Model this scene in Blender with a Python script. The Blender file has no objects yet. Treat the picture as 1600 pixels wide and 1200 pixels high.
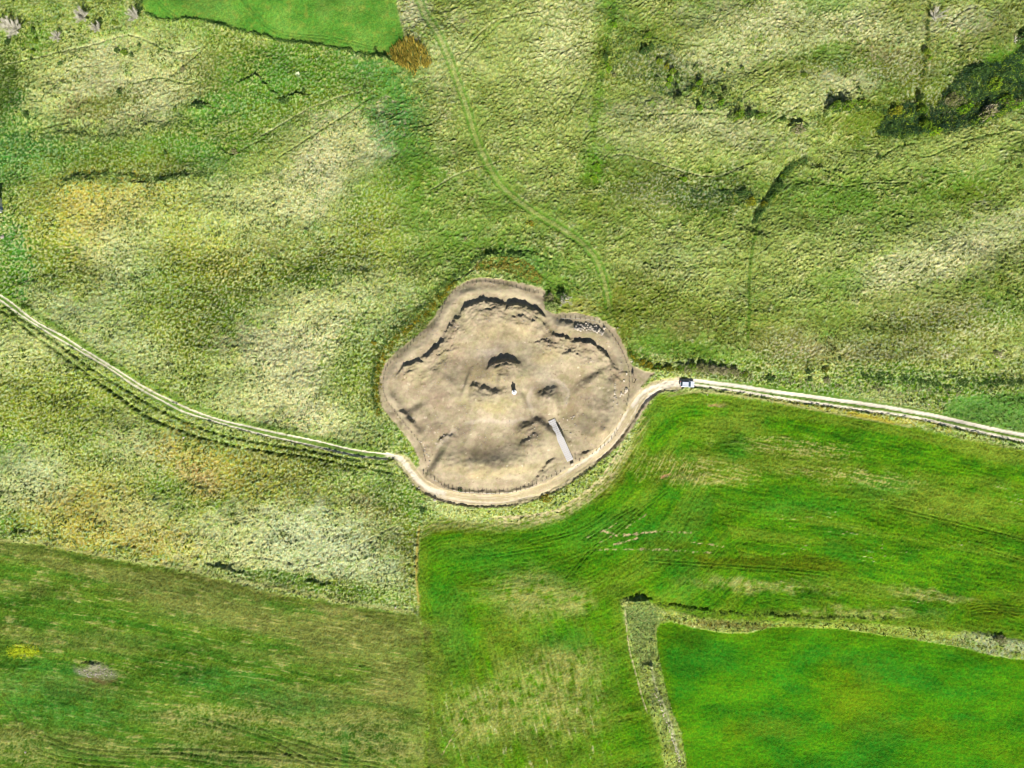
import bpy, bmesh, math, random
import numpy as np
from mathutils import Vector, Matrix

scene = bpy.context.scene
COL = scene.collection
R = math.radians

# ---------------------------------------------------------------- camera, sky, sun, exposure
S = 0.1903                       # metres of ground per pixel of the 1600 px wide photograph
CAM_H = 203.0
cam_d = bpy.data.cameras.new('camera')
cam_d.sensor_width = 36; cam_d.lens = 24
cam_d.clip_start = 1; cam_d.clip_end = 12000
cam = bpy.data.objects.new('camera', cam_d); COL.objects.link(cam)
cam.location = (0, 0, CAM_H); cam.rotation_euler = (0, 0, 0)
scene.camera = cam

SUN_EL, SUN_AZ = 40.0, 172.5     # azimuth clockwise from +Y
world = bpy.data.worlds.new('World'); scene.world = world; world.use_nodes = True
wn = world.node_tree
bg = wn.nodes['Background']
sky = wn.nodes.new('ShaderNodeTexSky'); sky.sky_type = 'NISHITA'; sky.sun_disc = False
sky.sun_elevation = R(SUN_EL); sky.sun_rotation = R(SUN_AZ)
wn.links.new(sky.outputs[0], bg.inputs[0]); bg.inputs[1].default_value = 0.05

sd = bpy.data.lights.new('sun', 'SUN'); sd.energy = 5.0; sd.angle = R(0.5); sd.color = (1.0, 0.965, 0.905)
sun = bpy.data.objects.new('sun', sd); COL.objects.link(sun)
dirv = Vector((math.sin(R(SUN_AZ))*math.cos(R(SUN_EL)), math.cos(R(SUN_AZ))*math.cos(R(SUN_EL)), math.sin(R(SUN_EL))))
sun.rotation_euler = dirv.to_track_quat('Z', 'Y').to_euler(); sun.location = (0, -60, 120)

scene.view_settings.view_transform = 'Standard'; scene.view_settings.look = 'None'
scene.view_settings.gamma = 1; scene.view_settings.use_curve_mapping = False
scene.view_settings.exposure = 1.0
scene.render.filter_size = 1.1; scene.cycles.filter_width = 1.1

# ---------------------------------------------------------------- small helpers
def lin(c):
    c = np.asarray(c, float)/255.0
    return np.where(c <= 0.04045, c/12.92, ((c+0.055)/1.055)**2.4)
KALB = 0.56
def alb(c): return lin(c)*KALB

def rgb(c):
    a = alb(c); return (a[0], a[1], a[2], 1)

def tag(o, label=None, cat=None, group=None, kind=None):
    if label: o['label'] = label
    if cat: o['category'] = cat
    if group: o['group'] = group
    if kind: o['kind'] = kind
    return o

def empty(name, loc, rz=0):
    o = bpy.data.objects.new(name, None); o.empty_display_size = 0.3
    o.location = loc; o.rotation_euler = (0, 0, rz); COL.objects.link(o); return o

def link_mesh(name, me, parent=None, loc=None):
    o = bpy.data.objects.new(name, me); COL.objects.link(o)
    if parent: o.parent = parent
    if loc is not None: o.location = loc
    return o

def copy_tree(o, parent=None):
    c = o.copy(); COL.objects.link(c); c.parent = parent
    for ch in list(o.children): copy_tree(ch, c)
    return c

def mat_plain(name, c, rough=0.8, metal=0.0, noise=None, spec=0.3, bump=0.0):
    m = bpy.data.materials.new(name); m.use_nodes = True
    nt = m.node_tree; b = nt.nodes['Principled BSDF']
    b.inputs['Base Color'].default_value = c; b.inputs['Roughness'].default_value = rough
    b.inputs['Metallic'].default_value = metal; b.inputs['Specular IOR Level'].default_value = spec
    if noise:
        sc, amt = noise
        tc = nt.nodes.new('ShaderNodeTexCoord'); n = nt.nodes.new('ShaderNodeTexNoise')
        n.inputs['Scale'].default_value = sc; n.inputs['Detail'].default_value = 5
        nt.links.new(tc.outputs['Object'], n.inputs['Vector'])
        mr = nt.nodes.new('ShaderNodeMapRange')
        mr.inputs[1].default_value = 0.3; mr.inputs[2].default_value = 0.7
        mr.inputs[3].default_value = 1-amt; mr.inputs[4].default_value = 1+amt
        nt.links.new(n.outputs['Fac'], mr.inputs[0])
        mx = nt.nodes.new('ShaderNodeVectorMath'); mx.operation = 'SCALE'
        mx.inputs[0].default_value = c[:3]
        nt.links.new(mr.outputs[0], mx.inputs['Scale']); nt.links.new(mx.outputs[0], b.inputs['Base Color'])
        if bump:
            bp = nt.nodes.new('ShaderNodeBump'); bp.inputs['Strength'].default_value = bump; bp.inputs['Distance'].default_value = 0.05
            nt.links.new(n.outputs['Fac'], bp.inputs['Height']); nt.links.new(bp.outputs[0], b.inputs['Normal'])
    return m

def mat_leaf(name, stops, rough=0.75):
    """leaf-by-leaf colour from a ramp over the random value of each leaf, nudged per plant"""
    m = bpy.data.materials.new(name); m.use_nodes = True
    nt = m.node_tree; b = nt.nodes['Principled BSDF']
    b.inputs['Roughness'].default_value = rough; b.inputs['Specular IOR Level'].default_value = 0.2
    g = nt.nodes.new('ShaderNodeNewGeometry'); oi = nt.nodes.new('ShaderNodeObjectInfo')
    tc = nt.nodes.new('ShaderNodeTexCoord'); n = nt.nodes.new('ShaderNodeTexNoise'); n.inputs['Scale'].default_value = 0.9
    nt.links.new(tc.outputs['Object'], n.inputs['Vector'])
    a = nt.nodes.new('ShaderNodeMath'); a.operation = 'MULTIPLY_ADD'
    nt.links.new(n.outputs['Fac'], a.inputs[0]); a.inputs[1].default_value = 0.9
    s2 = nt.nodes.new('ShaderNodeMath'); s2.operation = 'MULTIPLY_ADD'
    nt.links.new(g.outputs['Random Per Island'], s2.inputs[0]); s2.inputs[1].default_value = 0.55; s2.inputs[2].default_value = -0.25
    s3 = nt.nodes.new('ShaderNodeMath'); s3.operation = 'MULTIPLY_ADD'
    nt.links.new(oi.outputs['Random'], s3.inputs[0]); s3.inputs[1].default_value = 0.2; nt.links.new(s2.outputs[0], s3.inputs[2])
    nt.links.new(s3.outputs[0], a.inputs[2])
    r = nt.nodes.new('ShaderNodeValToRGB'); nt.links.new(a.outputs[0], r.inputs[0])
    els = r.color_ramp.elements
    while len(els) < len(stops): els.new(0.5)
    for e, (p, c) in zip(els, stops):
        a_ = alb(c); l_ = a_.mean(); a_ = np.clip(l_+(a_-l_)*1.3, .004, 1); e.position = p; e.color = (a_[0], a_[1], a_[2], 1)
    nt.links.new(r.outputs[0], b.inputs['Base Color'])
    return m

# ---------------------------------------------------------------- noise (numpy)
def _hash(ix, iy, seed):
    h = (ix.astype(np.int64)*374761393 + iy.astype(np.int64)*668265263 + seed*1442695041) & 0xffffffff
    h = ((h ^ (h >> 13))*1274126177) & 0xffffffff
    h = (h ^ (h >> 16)) & 0xffffffff
    return h.astype(np.float32)/np.float32(4294967296.0)

def pn(x, y, seed=0):
    """gradient noise, about -1..1"""
    x0 = np.floor(x); y0 = np.floor(y); fx = (x-x0).astype(np.float32); fy = (y-y0).astype(np.float32)
    ix = x0.astype(np.int64); iy = y0.astype(np.int64)
    u = fx*fx*fx*(fx*(fx*6-15)+10); v = fy*fy*fy*(fy*(fy*6-15)+10)
    def g(dx, dy):
        a = _hash(ix+dx, iy+dy, seed)*np.float32(2*math.pi)
        return np.cos(a)*(fx-dx)+np.sin(a)*(fy-dy)
    n00, n10, n01, n11 = g(0, 0), g(1, 0), g(0, 1), g(1, 1)
    a = n00+(n10-n00)*u; b = n01+(n11-n01)*u
    return (a+(b-a)*v)*1.5

def fbm(x, y, octv=4, seed=0, gain=0.5):
    s = 0; a = 1.0; t = 0; f = 1.0
    for i in range(octv):
        s = s+a*pn(x*f+i*17.3, y*f-i*9.1, seed+i*31); t += a; a *= gain; f *= 2.03
    return s/t

def cell(x, y, seed=0):
    """nearest feature distance and the random value of that cell"""
    ix = np.floor(x).astype(np.int64); iy = np.floor(y).astype(np.int64)
    best = np.full(x.shape, 9.0, np.float32); rnd = np.zeros(x.shape, np.float32)
    for dx in (-1, 0, 1):
        for dy in (-1, 0, 1):
            cx = ix+dx; cy = iy+dy
            px = cx+_hash(cx, cy, seed); py = cy+_hash(cx, cy, seed+7)
            d = ((px-x)**2+(py-y)**2).astype(np.float32)
            m = d < best; best = np.where(m, d, best); rnd = np.where(m, _hash(cx, cy, seed+13), rnd)
    return np.sqrt(best), rnd

def sstep(a, b, x):
    t = np.clip((x-a)/(b-a), 0, 1); return t*t*(3-2*t)

def smooth_line(pts, n=6, closed=False):
    """Catmull-Rom through pts"""
    P = [np.array(p, float) for p in pts]; out = []
    N = len(P); rng = range(N if closed else N-1)
    for i in rng:
        p0 = P[(i-1) % N] if closed or i > 0 else 2*P[0]-P[1]
        p1 = P[i]; p2 = P[(i+1) % N]
        p3 = P[(i+2) % N] if closed or i+2 < N else 2*P[-1]-P[-2]
        for k in range(n):
            t = k/n
            out.append(0.5*((2*p1)+(-p0+p2)*t+(2*p0-5*p1+4*p2-p3)*t*t+(-p0+3*p1-3*p2+p3)*t**3))
    if not closed: out.append(P[-1])
    return np.array(out)

# ---------------------------------------------------------------- the ground grid (photo pixels of the map)
STEP = 0.285
MX, MY = 8.0, 7.0
gx = np.arange(-800*S-MX, 800*S+MX, STEP, dtype=np.float64)
gy = np.arange(-600*S-MY, 600*S+MY, STEP, dtype=np.float64)
NX, NY = len(gx), len(gy)
WX, WY = np.meshgrid(gx, gy)                 # metres, row = y
PX = WX/S+800; PY = 600-WY/S                 # map pixels
H = np.zeros_like(WX)
RGB = np.zeros(WX.shape+(3,))

def window(pts, pad):
    x0, y0 = pts.min(0)-pad; x1, y1 = pts.max(0)+pad
    i0 = max(0, int(((x0-800)*S-gx[0])/STEP)); i1 = min(NX, int(((x1-800)*S-gx[0])/STEP)+2)
    j0 = max(0, int(((600-y1)*S-gy[0])/STEP)); j1 = min(NY, int(((600-y0)*S-gy[0])/STEP)+2)
    return slice(j0, max(j0, j1)), slice(i0, max(i0, i1))

def dist_line(pts, pad, win=None):
    """distance (px), signed (+ on the right hand when walking, i.e. south of an eastward line), arc length px, total"""
    w = win or window(pts, pad)
    x = PX[w]; y = PY[w]
    best = np.full(x.shape, 1e9); sgn = np.ones(x.shape); arc = np.zeros(x.shape)
    L = 0.0
    for i in range(len(pts)-1):
        a = pts[i]; b = pts[i+1]; d = b-a; l2 = float(d@d)
        if l2 < 1e-9: continue
        l = math.sqrt(l2)
        t = np.clip(((x-a[0])*d[0]+(y-a[1])*d[1])/l2, 0, 1)
        ex = x-(a[0]+t*d[0]); ey = y-(a[1]+t*d[1]); dd = ex*ex+ey*ey
        m = dd < best
        best = np.where(m, dd, best); arc = np.where(m, L+t*l, arc)
        sgn = np.where(m, np.sign(d[0]*ey-d[1]*ex), sgn)
        L += l
    return w, np.sqrt(best), sgn, arc, L

def inside(poly, x, y):
    c = np.zeros(x.shape, bool); n = len(poly); j = n-1
    for i in range(n):
        xi, yi = poly[i]; xj, yj = poly[j]
        if yi != yj:
            c ^= ((yi > y) != (yj > y)) & (x < (xj-xi)*(y-yi)/(yj-yi)+xi)
        j = i
    return c

def field_sd(poly, pad=30):
    """signed distance (px), positive inside, clipped to +-pad"""
    ins = inside(poly, PX, PY)
    closed = np.vstack([poly, poly[:1]])
    w, d, s, a, L = dist_line(closed, pad)
    out = np.where(ins, float(pad), -float(pad))
    out[w] = np.where(ins[w], 1, -1)*np.minimum(d, pad)
    return out

def Z(pts, sc=3.0, ox=580, oy=400): return np.array([(ox+a/sc, oy+b/sc) for a, b in pts])
# broad noise used everywhere
N_big = fbm(WX/34, WY/34, 4, 3); N_mid = fbm(WX/9, WY/9, 4, 11); N_sml = fbm(WX/2.4, WY/2.4, 3, 23)
N_px = fbm(WX/0.75, WY/0.75, 2, 37)
jx = fbm(WX/5, WY/5, 3, 51)*6; jy = fbm(WX/5, WY/5, 3, 52)*6   # px jitter of edges
jfx = fbm(WX/1.3, WY/1.3, 2, 53)*3; jfy = fbm(WX/1.3, WY/1.3, 2, 54)*3

def mixc(c, mask):
    global RGB
    m = np.clip(mask, 0, 1)[..., None]
    RGB = RGB*(1-m)+np.asarray(c)*m

# ---------------------------------------------------------------- regions
P_top = np.array([(222, -60), (226, 18), (240, 30), (275, 34), (310, 33), (350, 42), (400, 52), (450, 63), (500, 71), (550, 78), (592, 90), (606, 86), (634, 62), (624, 30), (610, -60)], float)
P_crop = np.array([(1026, 617), (1060, 611), (1120, 614), (1200, 627), (1300, 644), (1400, 660), (1500, 684), (1700, 722), (1700, 1010), (1600, 1004), (1540, 992), (1450, 984), (1400, 979), (1300, 973), (1200, 971), (1100, 968), (1035, 954), (1000, 932), (970, 938), (975, 965), (985, 1010), (1005, 1080), (1030, 1150), (1050, 1260),
   (660, 1260), (668, 1100), (660, 1000), (654, 955), (652, 900), (654, 850), (662, 818), (700, 812), (760, 818), (830, 812), (870, 800), (910, 775), (940, 755), (962, 722), (985, 690), (1002, 650)], float)
P_se = np.array([(1027, 990), (1032, 977), (1050, 974), (1085, 982), (1130, 988), (1170, 988), (1200, 980), (1240, 978), (1300, 981), (1350, 988), (1400, 996), (1450, 1002), (1500, 1011), (1550, 1024), (1600, 1032), (1700, 1050), (1700, 1260), (1082, 1260), (1070, 1180), (1062, 1140), (1045, 1100), (1036, 1060), (1028, 1020)], float)
P_sw = np.array([(-60, 840), (0, 843), (60, 853), (120, 864), (200, 878), (280, 893), (350, 906), (400, 921), (470, 934), (540, 946), (600, 955), (656, 962), (664, 1010), (672, 1100), (664, 1260), (-60, 1260)], float)
P_site = Z([(470, 110), (520, 103), (590, 108), (650, 118), (720, 135), (790, 150), (812, 165), (812, 215), (850, 275), (900, 268), (960, 268), (1010, 280), (1060, 290), (1100, 310), (1140, 345), (1170, 390), (1190, 440), (1210, 490), (1225, 515), (1270, 535), (1330, 548), (1290, 585), (1262, 615), (1290, 640), (1330, 650), (1290, 700), (1250, 760), (1205, 825), (1160, 885), (1090, 940), (1000, 990), (930, 1035), (870, 1072), (800, 1105), (730, 1130), (650, 1155), (560, 1168), (460, 1165), (380, 1155), (300, 1140), (240, 1100), (205, 1050), (205, 1010), (225, 985), (228, 950), (205, 900), (165, 840), (120, 785), (62, 720), (45, 680), (35, 620), (45, 560), (70, 500), (110, 460), (170, 410), (240, 360), (290, 300), (330, 240), (370, 180), (410, 140)])
P_rect = np.array([(1490, 622), (1600, 612), (1700, 610), (1700, 690), (1600, 676), (1540, 664), (1470, 648)], float)

d_top = field_sd(P_top); d_crop = field_sd(P_crop); d_se = field_sd(P_se); d_sw = field_sd(P_sw); d_site = field_sd(P_site)
m_top = sstep(-2.0, 2.0, d_top+jfx*0.8); m_crop = sstep(-3, 4, d_crop+jfx+jx*0.4)
m_se = sstep(-1.2, 1.8, d_se+jfx*0.7); m_sw = sstep(-3, 3, d_sw+jfx+jx*0.3)
m_site = sstep(-1.2, 1.2, d_site+jfx*0.8+jx*0.15)
m_cult = np.clip(m_top+m_crop+m_se+m_sw, 0, 1)
m_wild = (1-m_cult)*(1-m_site)

# ---------------------------------------------------------------- pasture colours
C_straw = alb((212, 206, 142)); C_light = alb((182, 188, 98)); C_mid = alb((136, 156, 62)); C_green = alb((96, 138, 34))
C_lush = alb((74, 138, 56)); C_olive = alb((118, 122, 32)); C_dark = alb((54, 76, 26)); C_tan = alb((222, 208, 164))
C_orange = alb((208, 180, 80)); C_yel = alb((176, 184, 70)); C_heath = alb((134, 126, 82)); C_brown = alb((140, 122, 76))
C_white = alb((208, 206, 164)); C_teal = alb((70, 134, 64)); C_soil = alb((206, 188, 156))

t = np.clip(0.5+0.9*N_mid+0.5*N_big, 0, 1)[..., None]
RGB[:] = C_mid*(1-t)+C_light*t

for c_, sd_, k_, sc_ in ((C_olive, 401, .55, 7), (C_green, 402, .5, 11), (C_heath, 403, .4, 5), (C_straw, 404, .5, 8), (C_lush, 405, .3, 14), (C_dark, 406, .35, 6), (C_tan, 407, .3, 4)):
    f_ = fbm(WX/sc_, WY/(sc_*.75), 5, sd_, .62)
    mixc(c_, sstep(.08, .38, f_+.12*N_px)*k_)
# patches: x, y, rx, ry, rotation (deg, counter-clockwise on the picture), colour, strength
PT = [
 (440,140,130,52,-6,C_lush,.85),(300,160,70,26,10,C_green,.5),(470,100,120,24,-12,C_green,.7),(600,150,70,70,0,C_teal,.6),(70,245,110,26,4,C_lush,.75),(230,232,130,22,4,C_green,.6),(15,260,40,50,0,C_lush,.8),(640,250,50,70,0,C_green,.6),
 (400,270,70,20,25,C_green,.4),(640,310,80,40,10,C_green,.4),(720,320,70,30,0,C_light,.5),(1490,305,90,26,0,C_green,.6),(1300,315,100,30,0,C_green,.5),(1060,320,120,22,-4,C_olive,.5),(950,330,60,30,0,C_olive,.4),
 (150,345,150,60,5,C_orange,.6),(90,380,60,50,0,C_orange,.5),(330,420,60,34,-20,C_orange,.55),(430,500,90,70,0,C_green,.3),(480,440,110,30,10,C_olive,.6),(340,540,90,50,30,C_olive,.5),(250,240,130,30,4,C_dark,.3),(300,400,110,60,-20,C_orange,.4),(240,440,120,60,10,C_green,.35),(220,780,230,60,-5,C_orange,.35),(120,640,130,60,0,C_yel,.5),
 # top left hillside
 (150,120,150,60,12,C_straw,.65),(230,150,110,50,20,C_tan,.7),(120,110,70,40,25,C_tan,.6),(60,90,60,50,0,C_light,.6),(280,110,60,40,0,C_straw,.5),
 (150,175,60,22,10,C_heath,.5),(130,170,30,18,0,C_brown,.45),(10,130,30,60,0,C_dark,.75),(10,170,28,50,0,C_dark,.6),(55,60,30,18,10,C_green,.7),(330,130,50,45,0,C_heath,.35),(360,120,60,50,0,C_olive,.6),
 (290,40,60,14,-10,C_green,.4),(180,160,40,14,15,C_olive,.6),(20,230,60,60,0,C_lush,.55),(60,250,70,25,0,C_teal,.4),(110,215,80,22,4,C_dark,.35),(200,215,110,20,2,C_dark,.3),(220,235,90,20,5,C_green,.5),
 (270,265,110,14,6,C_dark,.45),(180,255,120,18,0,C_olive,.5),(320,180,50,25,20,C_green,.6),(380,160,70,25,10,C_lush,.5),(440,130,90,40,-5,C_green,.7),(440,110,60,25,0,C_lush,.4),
 (520,110,70,40,-10,C_green,.6),(600,170,55,80,0,C_lush,.85),(615,190,40,60,0,C_teal,.55),(580,200,50,60,10,C_lush,.6),(630,220,35,50,0,C_teal,.4),(650,260,40,60,0,C_green,.5),(560,150,50,30,0,C_green,.7),
 (470,170,80,25,15,C_olive,.5),(430,210,50,20,20,C_dark,.25),(520,240,80,50,30,C_tan,.9),(460,300,90,45,20,C_tan,.9),(400,320,70,40,20,C_straw,.7),(350,290,40,30,0,C_straw,.6),(550,210,35,30,30,C_straw,.5),
 (380,240,60,35,20,C_green,.5),(330,250,40,30,0,C_lush,.35),(600,300,60,40,0,C_green,.45),(420,250,50,20,30,C_light,.6),
 # centre left meadow with flowers
 (120,330,80,40,10,C_orange,.75),(90,350,50,30,0,C_yel,.7),(130,380,80,60,0,C_orange,.5),(60,330,40,70,30,C_mid,.5),(180,330,90,30,10,C_orange,.5),(200,370,60,60,0,C_straw,.55),(180,430,60,60,30,C_white,.4),
 (260,400,70,60,0,C_mid,.4),(330,410,70,40,0,C_orange,.5),(350,380,40,50,-40,C_yel,.45),(100,430,60,40,0,C_olive,.5),(60,420,50,40,0,C_green,.4),(90,480,60,20,-30,C_white,.35),(300,330,70,30,0,C_light,.5),
 (280,450,80,50,20,C_green,.45),(220,540,80,30,-20,C_white,.4),(350,490,80,70,40,C_olive,.85),(370,510,60,40,30,C_green,.5),(310,540,70,40,0,C_olive,.5),(250,490,60,40,0,C_yel,.35),(480,430,90,35,10,C_olive,.8),(500,440,60,25,10,C_green,.5),
 (20,410,22,80,0,C_lush,.8),(8,440,20,40,0,C_green,.9),(420,360,80,40,0,C_straw,.35),(430,380,70,30,0,C_olive,.4),(590,380,40,60,20,C_olive,.55),(610,400,30,50,0,C_yel,.5),(600,330,30,50,0,C_yel,.35),
 (500,530,110,60,20,C_tan,.8),(440,560,90,60,20,C_tan,.75),(470,480,60,30,0,C_straw,.5),(560,470,60,40,20,C_straw,.35),(430,620,80,40,-10,C_tan,.75),(500,650,60,40,-20,C_tan,.7),(380,620,60,40,0,C_straw,.5),
 (570,540,40,60,-30,C_green,.5),(580,600,40,60,0,C_olive,.6),(600,660,45,40,0,C_green,.45),(560,660,40,40,0,C_straw,.35),(330,590,60,30,0,C_mid,.4),(540,580,30,60,0,C_mid,.5),
 (650,520,50,30,40,C_olive,.5),(720,430,60,30,30,C_green,.4),(690,360,80,50,20,C_green,.35),(760,350,90,50,20,C_green,.35),(850,430,80,40,0,C_green,.55),(830,410,50,25,0,C_lush,.3),
 # lower left
 (40,560,60,50,0,C_straw,.6),(60,620,60,40,0,C_yel,.4),(60,650,90,60,20,C_yel,.6),(40,640,70,50,0,C_olive,.5),(130,660,60,50,0,C_olive,.4),(10,710,40,30,0,C_green,.6),(50,760,60,50,20,C_white,.6),(40,800,50,40,0,C_straw,.4),
 (25,820,50,20,0,C_green,.8),(180,700,80,50,-20,C_mid,.4),(200,720,60,30,0,C_heath,.25),(250,710,70,30,-25,C_tan,.5),(300,720,60,30,-30,C_orange,.6),(330,750,70,40,-20,C_orange,.65),(310,745,35,18,-30,alb((206,160,120)),.5),
 (120,810,80,40,0,C_orange,.55),(200,820,90,40,0,C_orange,.5),(280,850,80,30,-10,C_orange,.6),(250,840,60,20,0,C_brown,.35),(270,775,50,30,-40,C_green,.65),(350,790,30,18,0,C_green,.7),(220,800,60,20,0,C_straw,.45),(420,740,70,40,0,C_orange,.4),
 (440,760,90,50,0,C_olive,.4),(450,850,130,50,0,C_white,.85),(540,850,80,50,0,C_white,.8),(380,850,50,50,0,C_straw,.6),(480,830,60,30,0,C_white,.5),(590,900,60,35,0,C_white,.55),(500,915,90,15,-8,C_olive,.6),
 (590,780,60,30,-20,C_brown,.6),(600,765,50,18,-20,C_green,.55),(540,735,60,20,-10,C_olive,.7),(570,745,50,12,0,alb((160,186,98)),.5),(610,830,40,30,0,C_olive,.5),(650,800,25,40,0,C_green,.6),(640,870,16,60,0,C_olive,.6),(470,700,60,14,-10,C_olive,.6),
 (580,920,60,20,0,C_mid,.4),(560,925,50,8,-10,C_green,.6),(450,905,80,8,-10,C_green,.6),
 # centre top and right
 (800,100,110,110,0,C_light,.6),(870,60,80,70,0,C_straw,.5),(860,220,70,90,0,C_light,.45),(700,80,60,60,0,C_straw,.3),(690,170,40,60,0,C_heath,.25),(740,200,40,60,0,C_mid,.4),(790,40,60,50,0,C_light,.5),(645,20,25,40,0,C_tan,.5),
 (950,20,16,40,5,C_green,.6),(945,90,18,50,5,C_olive,.7),(932,170,8,60,-8,C_green,.45),(930,260,20,35,-5,C_green,.95),(935,265,13,25,0,alb((96,150,30)),.7),(920,310,15,30,0,C_olive,.4),
 (1050,120,110,40,-20,C_olive,.7),(1020,80,60,30,-10,C_heath,.4),(1080,140,70,25,-25,C_green,.45),(1030,60,60,30,0,C_olive,.5),(1130,60,70,60,0,C_straw,.45),(1180,40,60,30,0,C_heath,.35),(1090,200,120,40,-5,C_straw,.6),(1050,230,80,30,-10,C_light,.6),
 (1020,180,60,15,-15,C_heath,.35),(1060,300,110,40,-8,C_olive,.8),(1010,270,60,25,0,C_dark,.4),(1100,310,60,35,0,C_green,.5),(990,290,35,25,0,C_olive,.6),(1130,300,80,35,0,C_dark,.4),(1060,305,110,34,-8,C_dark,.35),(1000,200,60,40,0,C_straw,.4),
 (1260,30,100,40,0,C_straw,.75),(1400,40,90,40,0,C_straw,.6),(1250,70,70,40,0,C_straw,.5),(1290,8,50,16,0,C_green,.6),(1420,20,40,25,0,C_olive,.5),(1560,40,60,50,0,C_heath,.4),(1540,60,40,30,0,C_brown,.4),(1500,30,50,20,0,C_tan,.35),
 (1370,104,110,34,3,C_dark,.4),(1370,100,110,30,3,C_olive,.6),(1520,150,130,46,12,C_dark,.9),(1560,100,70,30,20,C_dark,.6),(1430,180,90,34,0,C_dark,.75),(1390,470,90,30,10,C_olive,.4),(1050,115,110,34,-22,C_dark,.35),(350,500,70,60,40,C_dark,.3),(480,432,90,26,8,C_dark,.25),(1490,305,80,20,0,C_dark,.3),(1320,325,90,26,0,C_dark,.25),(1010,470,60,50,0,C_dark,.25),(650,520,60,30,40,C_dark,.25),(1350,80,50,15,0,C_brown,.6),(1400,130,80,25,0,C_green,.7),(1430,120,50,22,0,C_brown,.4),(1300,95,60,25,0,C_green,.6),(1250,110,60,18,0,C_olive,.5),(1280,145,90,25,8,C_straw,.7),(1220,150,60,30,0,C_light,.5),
 (1560,110,70,25,20,C_green,.7),(1500,150,110,30,12,C_green,.7),(1440,170,110,40,5,C_olive,.7),(1390,190,80,35,0,C_dark,.4),(1520,170,70,25,15,C_dark,.35),(1430,200,60,18,0,C_green,.6),(1350,190,50,30,0,C_olive,.6),
 (1480,230,120,30,10,C_light,.6),(1350,270,110,30,0,C_mid,.4),(1500,290,60,25,0,C_green,.7),(1530,310,60,25,0,C_olive,.5),(1580,260,40,40,0,C_mid,.4),(1320,330,90,45,0,C_green,.5),(1280,320,60,30,0,C_green,.35),(1330,350,50,15,0,C_heath,.35),
 (1470,400,120,45,20,C_straw,.85),(1560,370,70,40,20,C_straw,.6),(1390,430,70,25,25,C_straw,.5),(1560,440,60,50,0,C_olive,.35),(1230,400,80,70,0,C_light,.55),(1310,440,50,20,0,C_green,.5),(1250,480,60,50,0,C_mid,.3),
 (1440,350,60,40,0,C_mid,.4),(1480,490,100,35,-5,C_olive,.5),(1480,480,60,15,0,C_heath,.4),(1400,530,120,45,0,C_olive,.5),(1570,480,40,25,0,C_green,.5),(1350,520,60,40,0,C_mid,.4),(1230,540,70,35,0,C_brown,.4),(1180,520,60,50,0,C_olive,.4),(1300,560,120,20,0,C_brown,.3),
 (1090,440,80,60,10,C_light,.6),(1000,400,50,60,0,C_light,.35),(1040,420,60,30,0,C_straw,.3),(1000,460,50,40,0,C_olive,.6),(1060,490,100,35,-8,C_olive,.6),(1050,510,60,18,0,C_brown,.4),(1030,540,60,25,-15,C_green,.4),(1100,550,110,16,-4,C_green,.55),(980,340,60,40,0,C_mid,.4),
 (970,500,25,40,-20,C_olive,.7),(990,560,22,10,-20,C_green,.8),(900,480,30,15,0,C_orange,.35),(910,400,40,40,0,C_mid,.3),(1110,585,80,14,-8,C_heath,.45),(1270,610,110,16,-8,C_green,.6),(1430,600,120,22,-4,C_green,.7),(1500,640,100,20,-10,C_mid,.5),(1400,625,60,10,-8,C_straw,.4),
 (1560,635,80,22,-8,C_green,.8),
 # between road and crops
 (900,790,70,12,28,C_orange,.5),(860,790,70,18,25,C_light,.55),(780,802,90,9,3,C_light,.65),(700,795,40,10,-15,C_straw,.5),(1010,640,25,30,40,C_green,.5),(1100,614,70,5,-3,C_straw,.5),(1350,648,150,5,-9,C_orange,.5),
 # strips around the south-east field
 (1300,978,330,9,-3,alb((176,188,84)),.8),(1120,976,80,6,-4,C_brown,.6),(1565,1000,50,20,-8,alb((190,192,150)),.9),(1003,990,26,60,-6,alb((150,166,92)),.9),(1030,1120,18,90,-16,alb((164,178,88)),.85),(1000,965,22,26,0,alb((110,134,80)),.5),
]
for (x, y, rx, ry, rot, c, s) in PT:
    a = R(rot); ca, sa = math.cos(a), math.sin(a); rad = max(rx, ry)*1.5
    w = window(np.array([[x-rad, y-rad], [x+rad, y+rad]]), 0)
    if w[0].stop <= w[0].start or w[1].stop <= w[1].start: continue
    ux = (PX[w]-x+jx[w]*2.2); uy = -(PY[w]-y+jy[w]*2.2)
    u = (ux*ca+uy*sa)/rx; v = (-ux*sa+uy*ca)/ry
    r = np.sqrt(u*u+v*v)
    m = sstep(1.4, 0.5, r+0.5*N_mid[w]+1.0*N_sml[w]+1.1*N_px[w])*min(1, s*1.15)
    RGB[w] = RGB[w]*(1-m[..., None])+np.asarray(c)*m[..., None]

# ---------------------------------------------------------------- grass relief classes
# meadow combed by the wind: long soft cushions with creases, running up to the right
ang = R(27)
wx_ = fbm(WX/16, WY/16, 2, 71)*3.2; wy_ = fbm(WX/16, WY/16, 2, 72)*3.2
U = (WX+wx_)*math.cos(ang)+(WY+wy_)*math.sin(ang); V = -(WX+wx_)*math.sin(ang)+(WY+wy_)*math.cos(ang)
w1 = fbm(WX/3.2, WY/3.2, 2, 81)*0.9
w1 = w1*(.55+.45*N_mid)
b1 = np.abs(pn(U/1.5+w1, V/.8+w1, 91)); b2 = np.abs(pn(U/1.0-w1, V/0.66+w1, 92))
b3 = np.abs(pn(U/5.5+w1*.6, V/2.6, 93))
big_ = sstep(-.5, .5, fbm(WX/22, WY/22, 2, 95))
waves = (.65+.6*big_)*0.50*np.power(np.clip(b1, 0, 1), .65)+0.28*np.power(np.clip(b2, 0, 1), .7)+0.14*np.power(np.clip(b3, 0, 1), .6)
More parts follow.
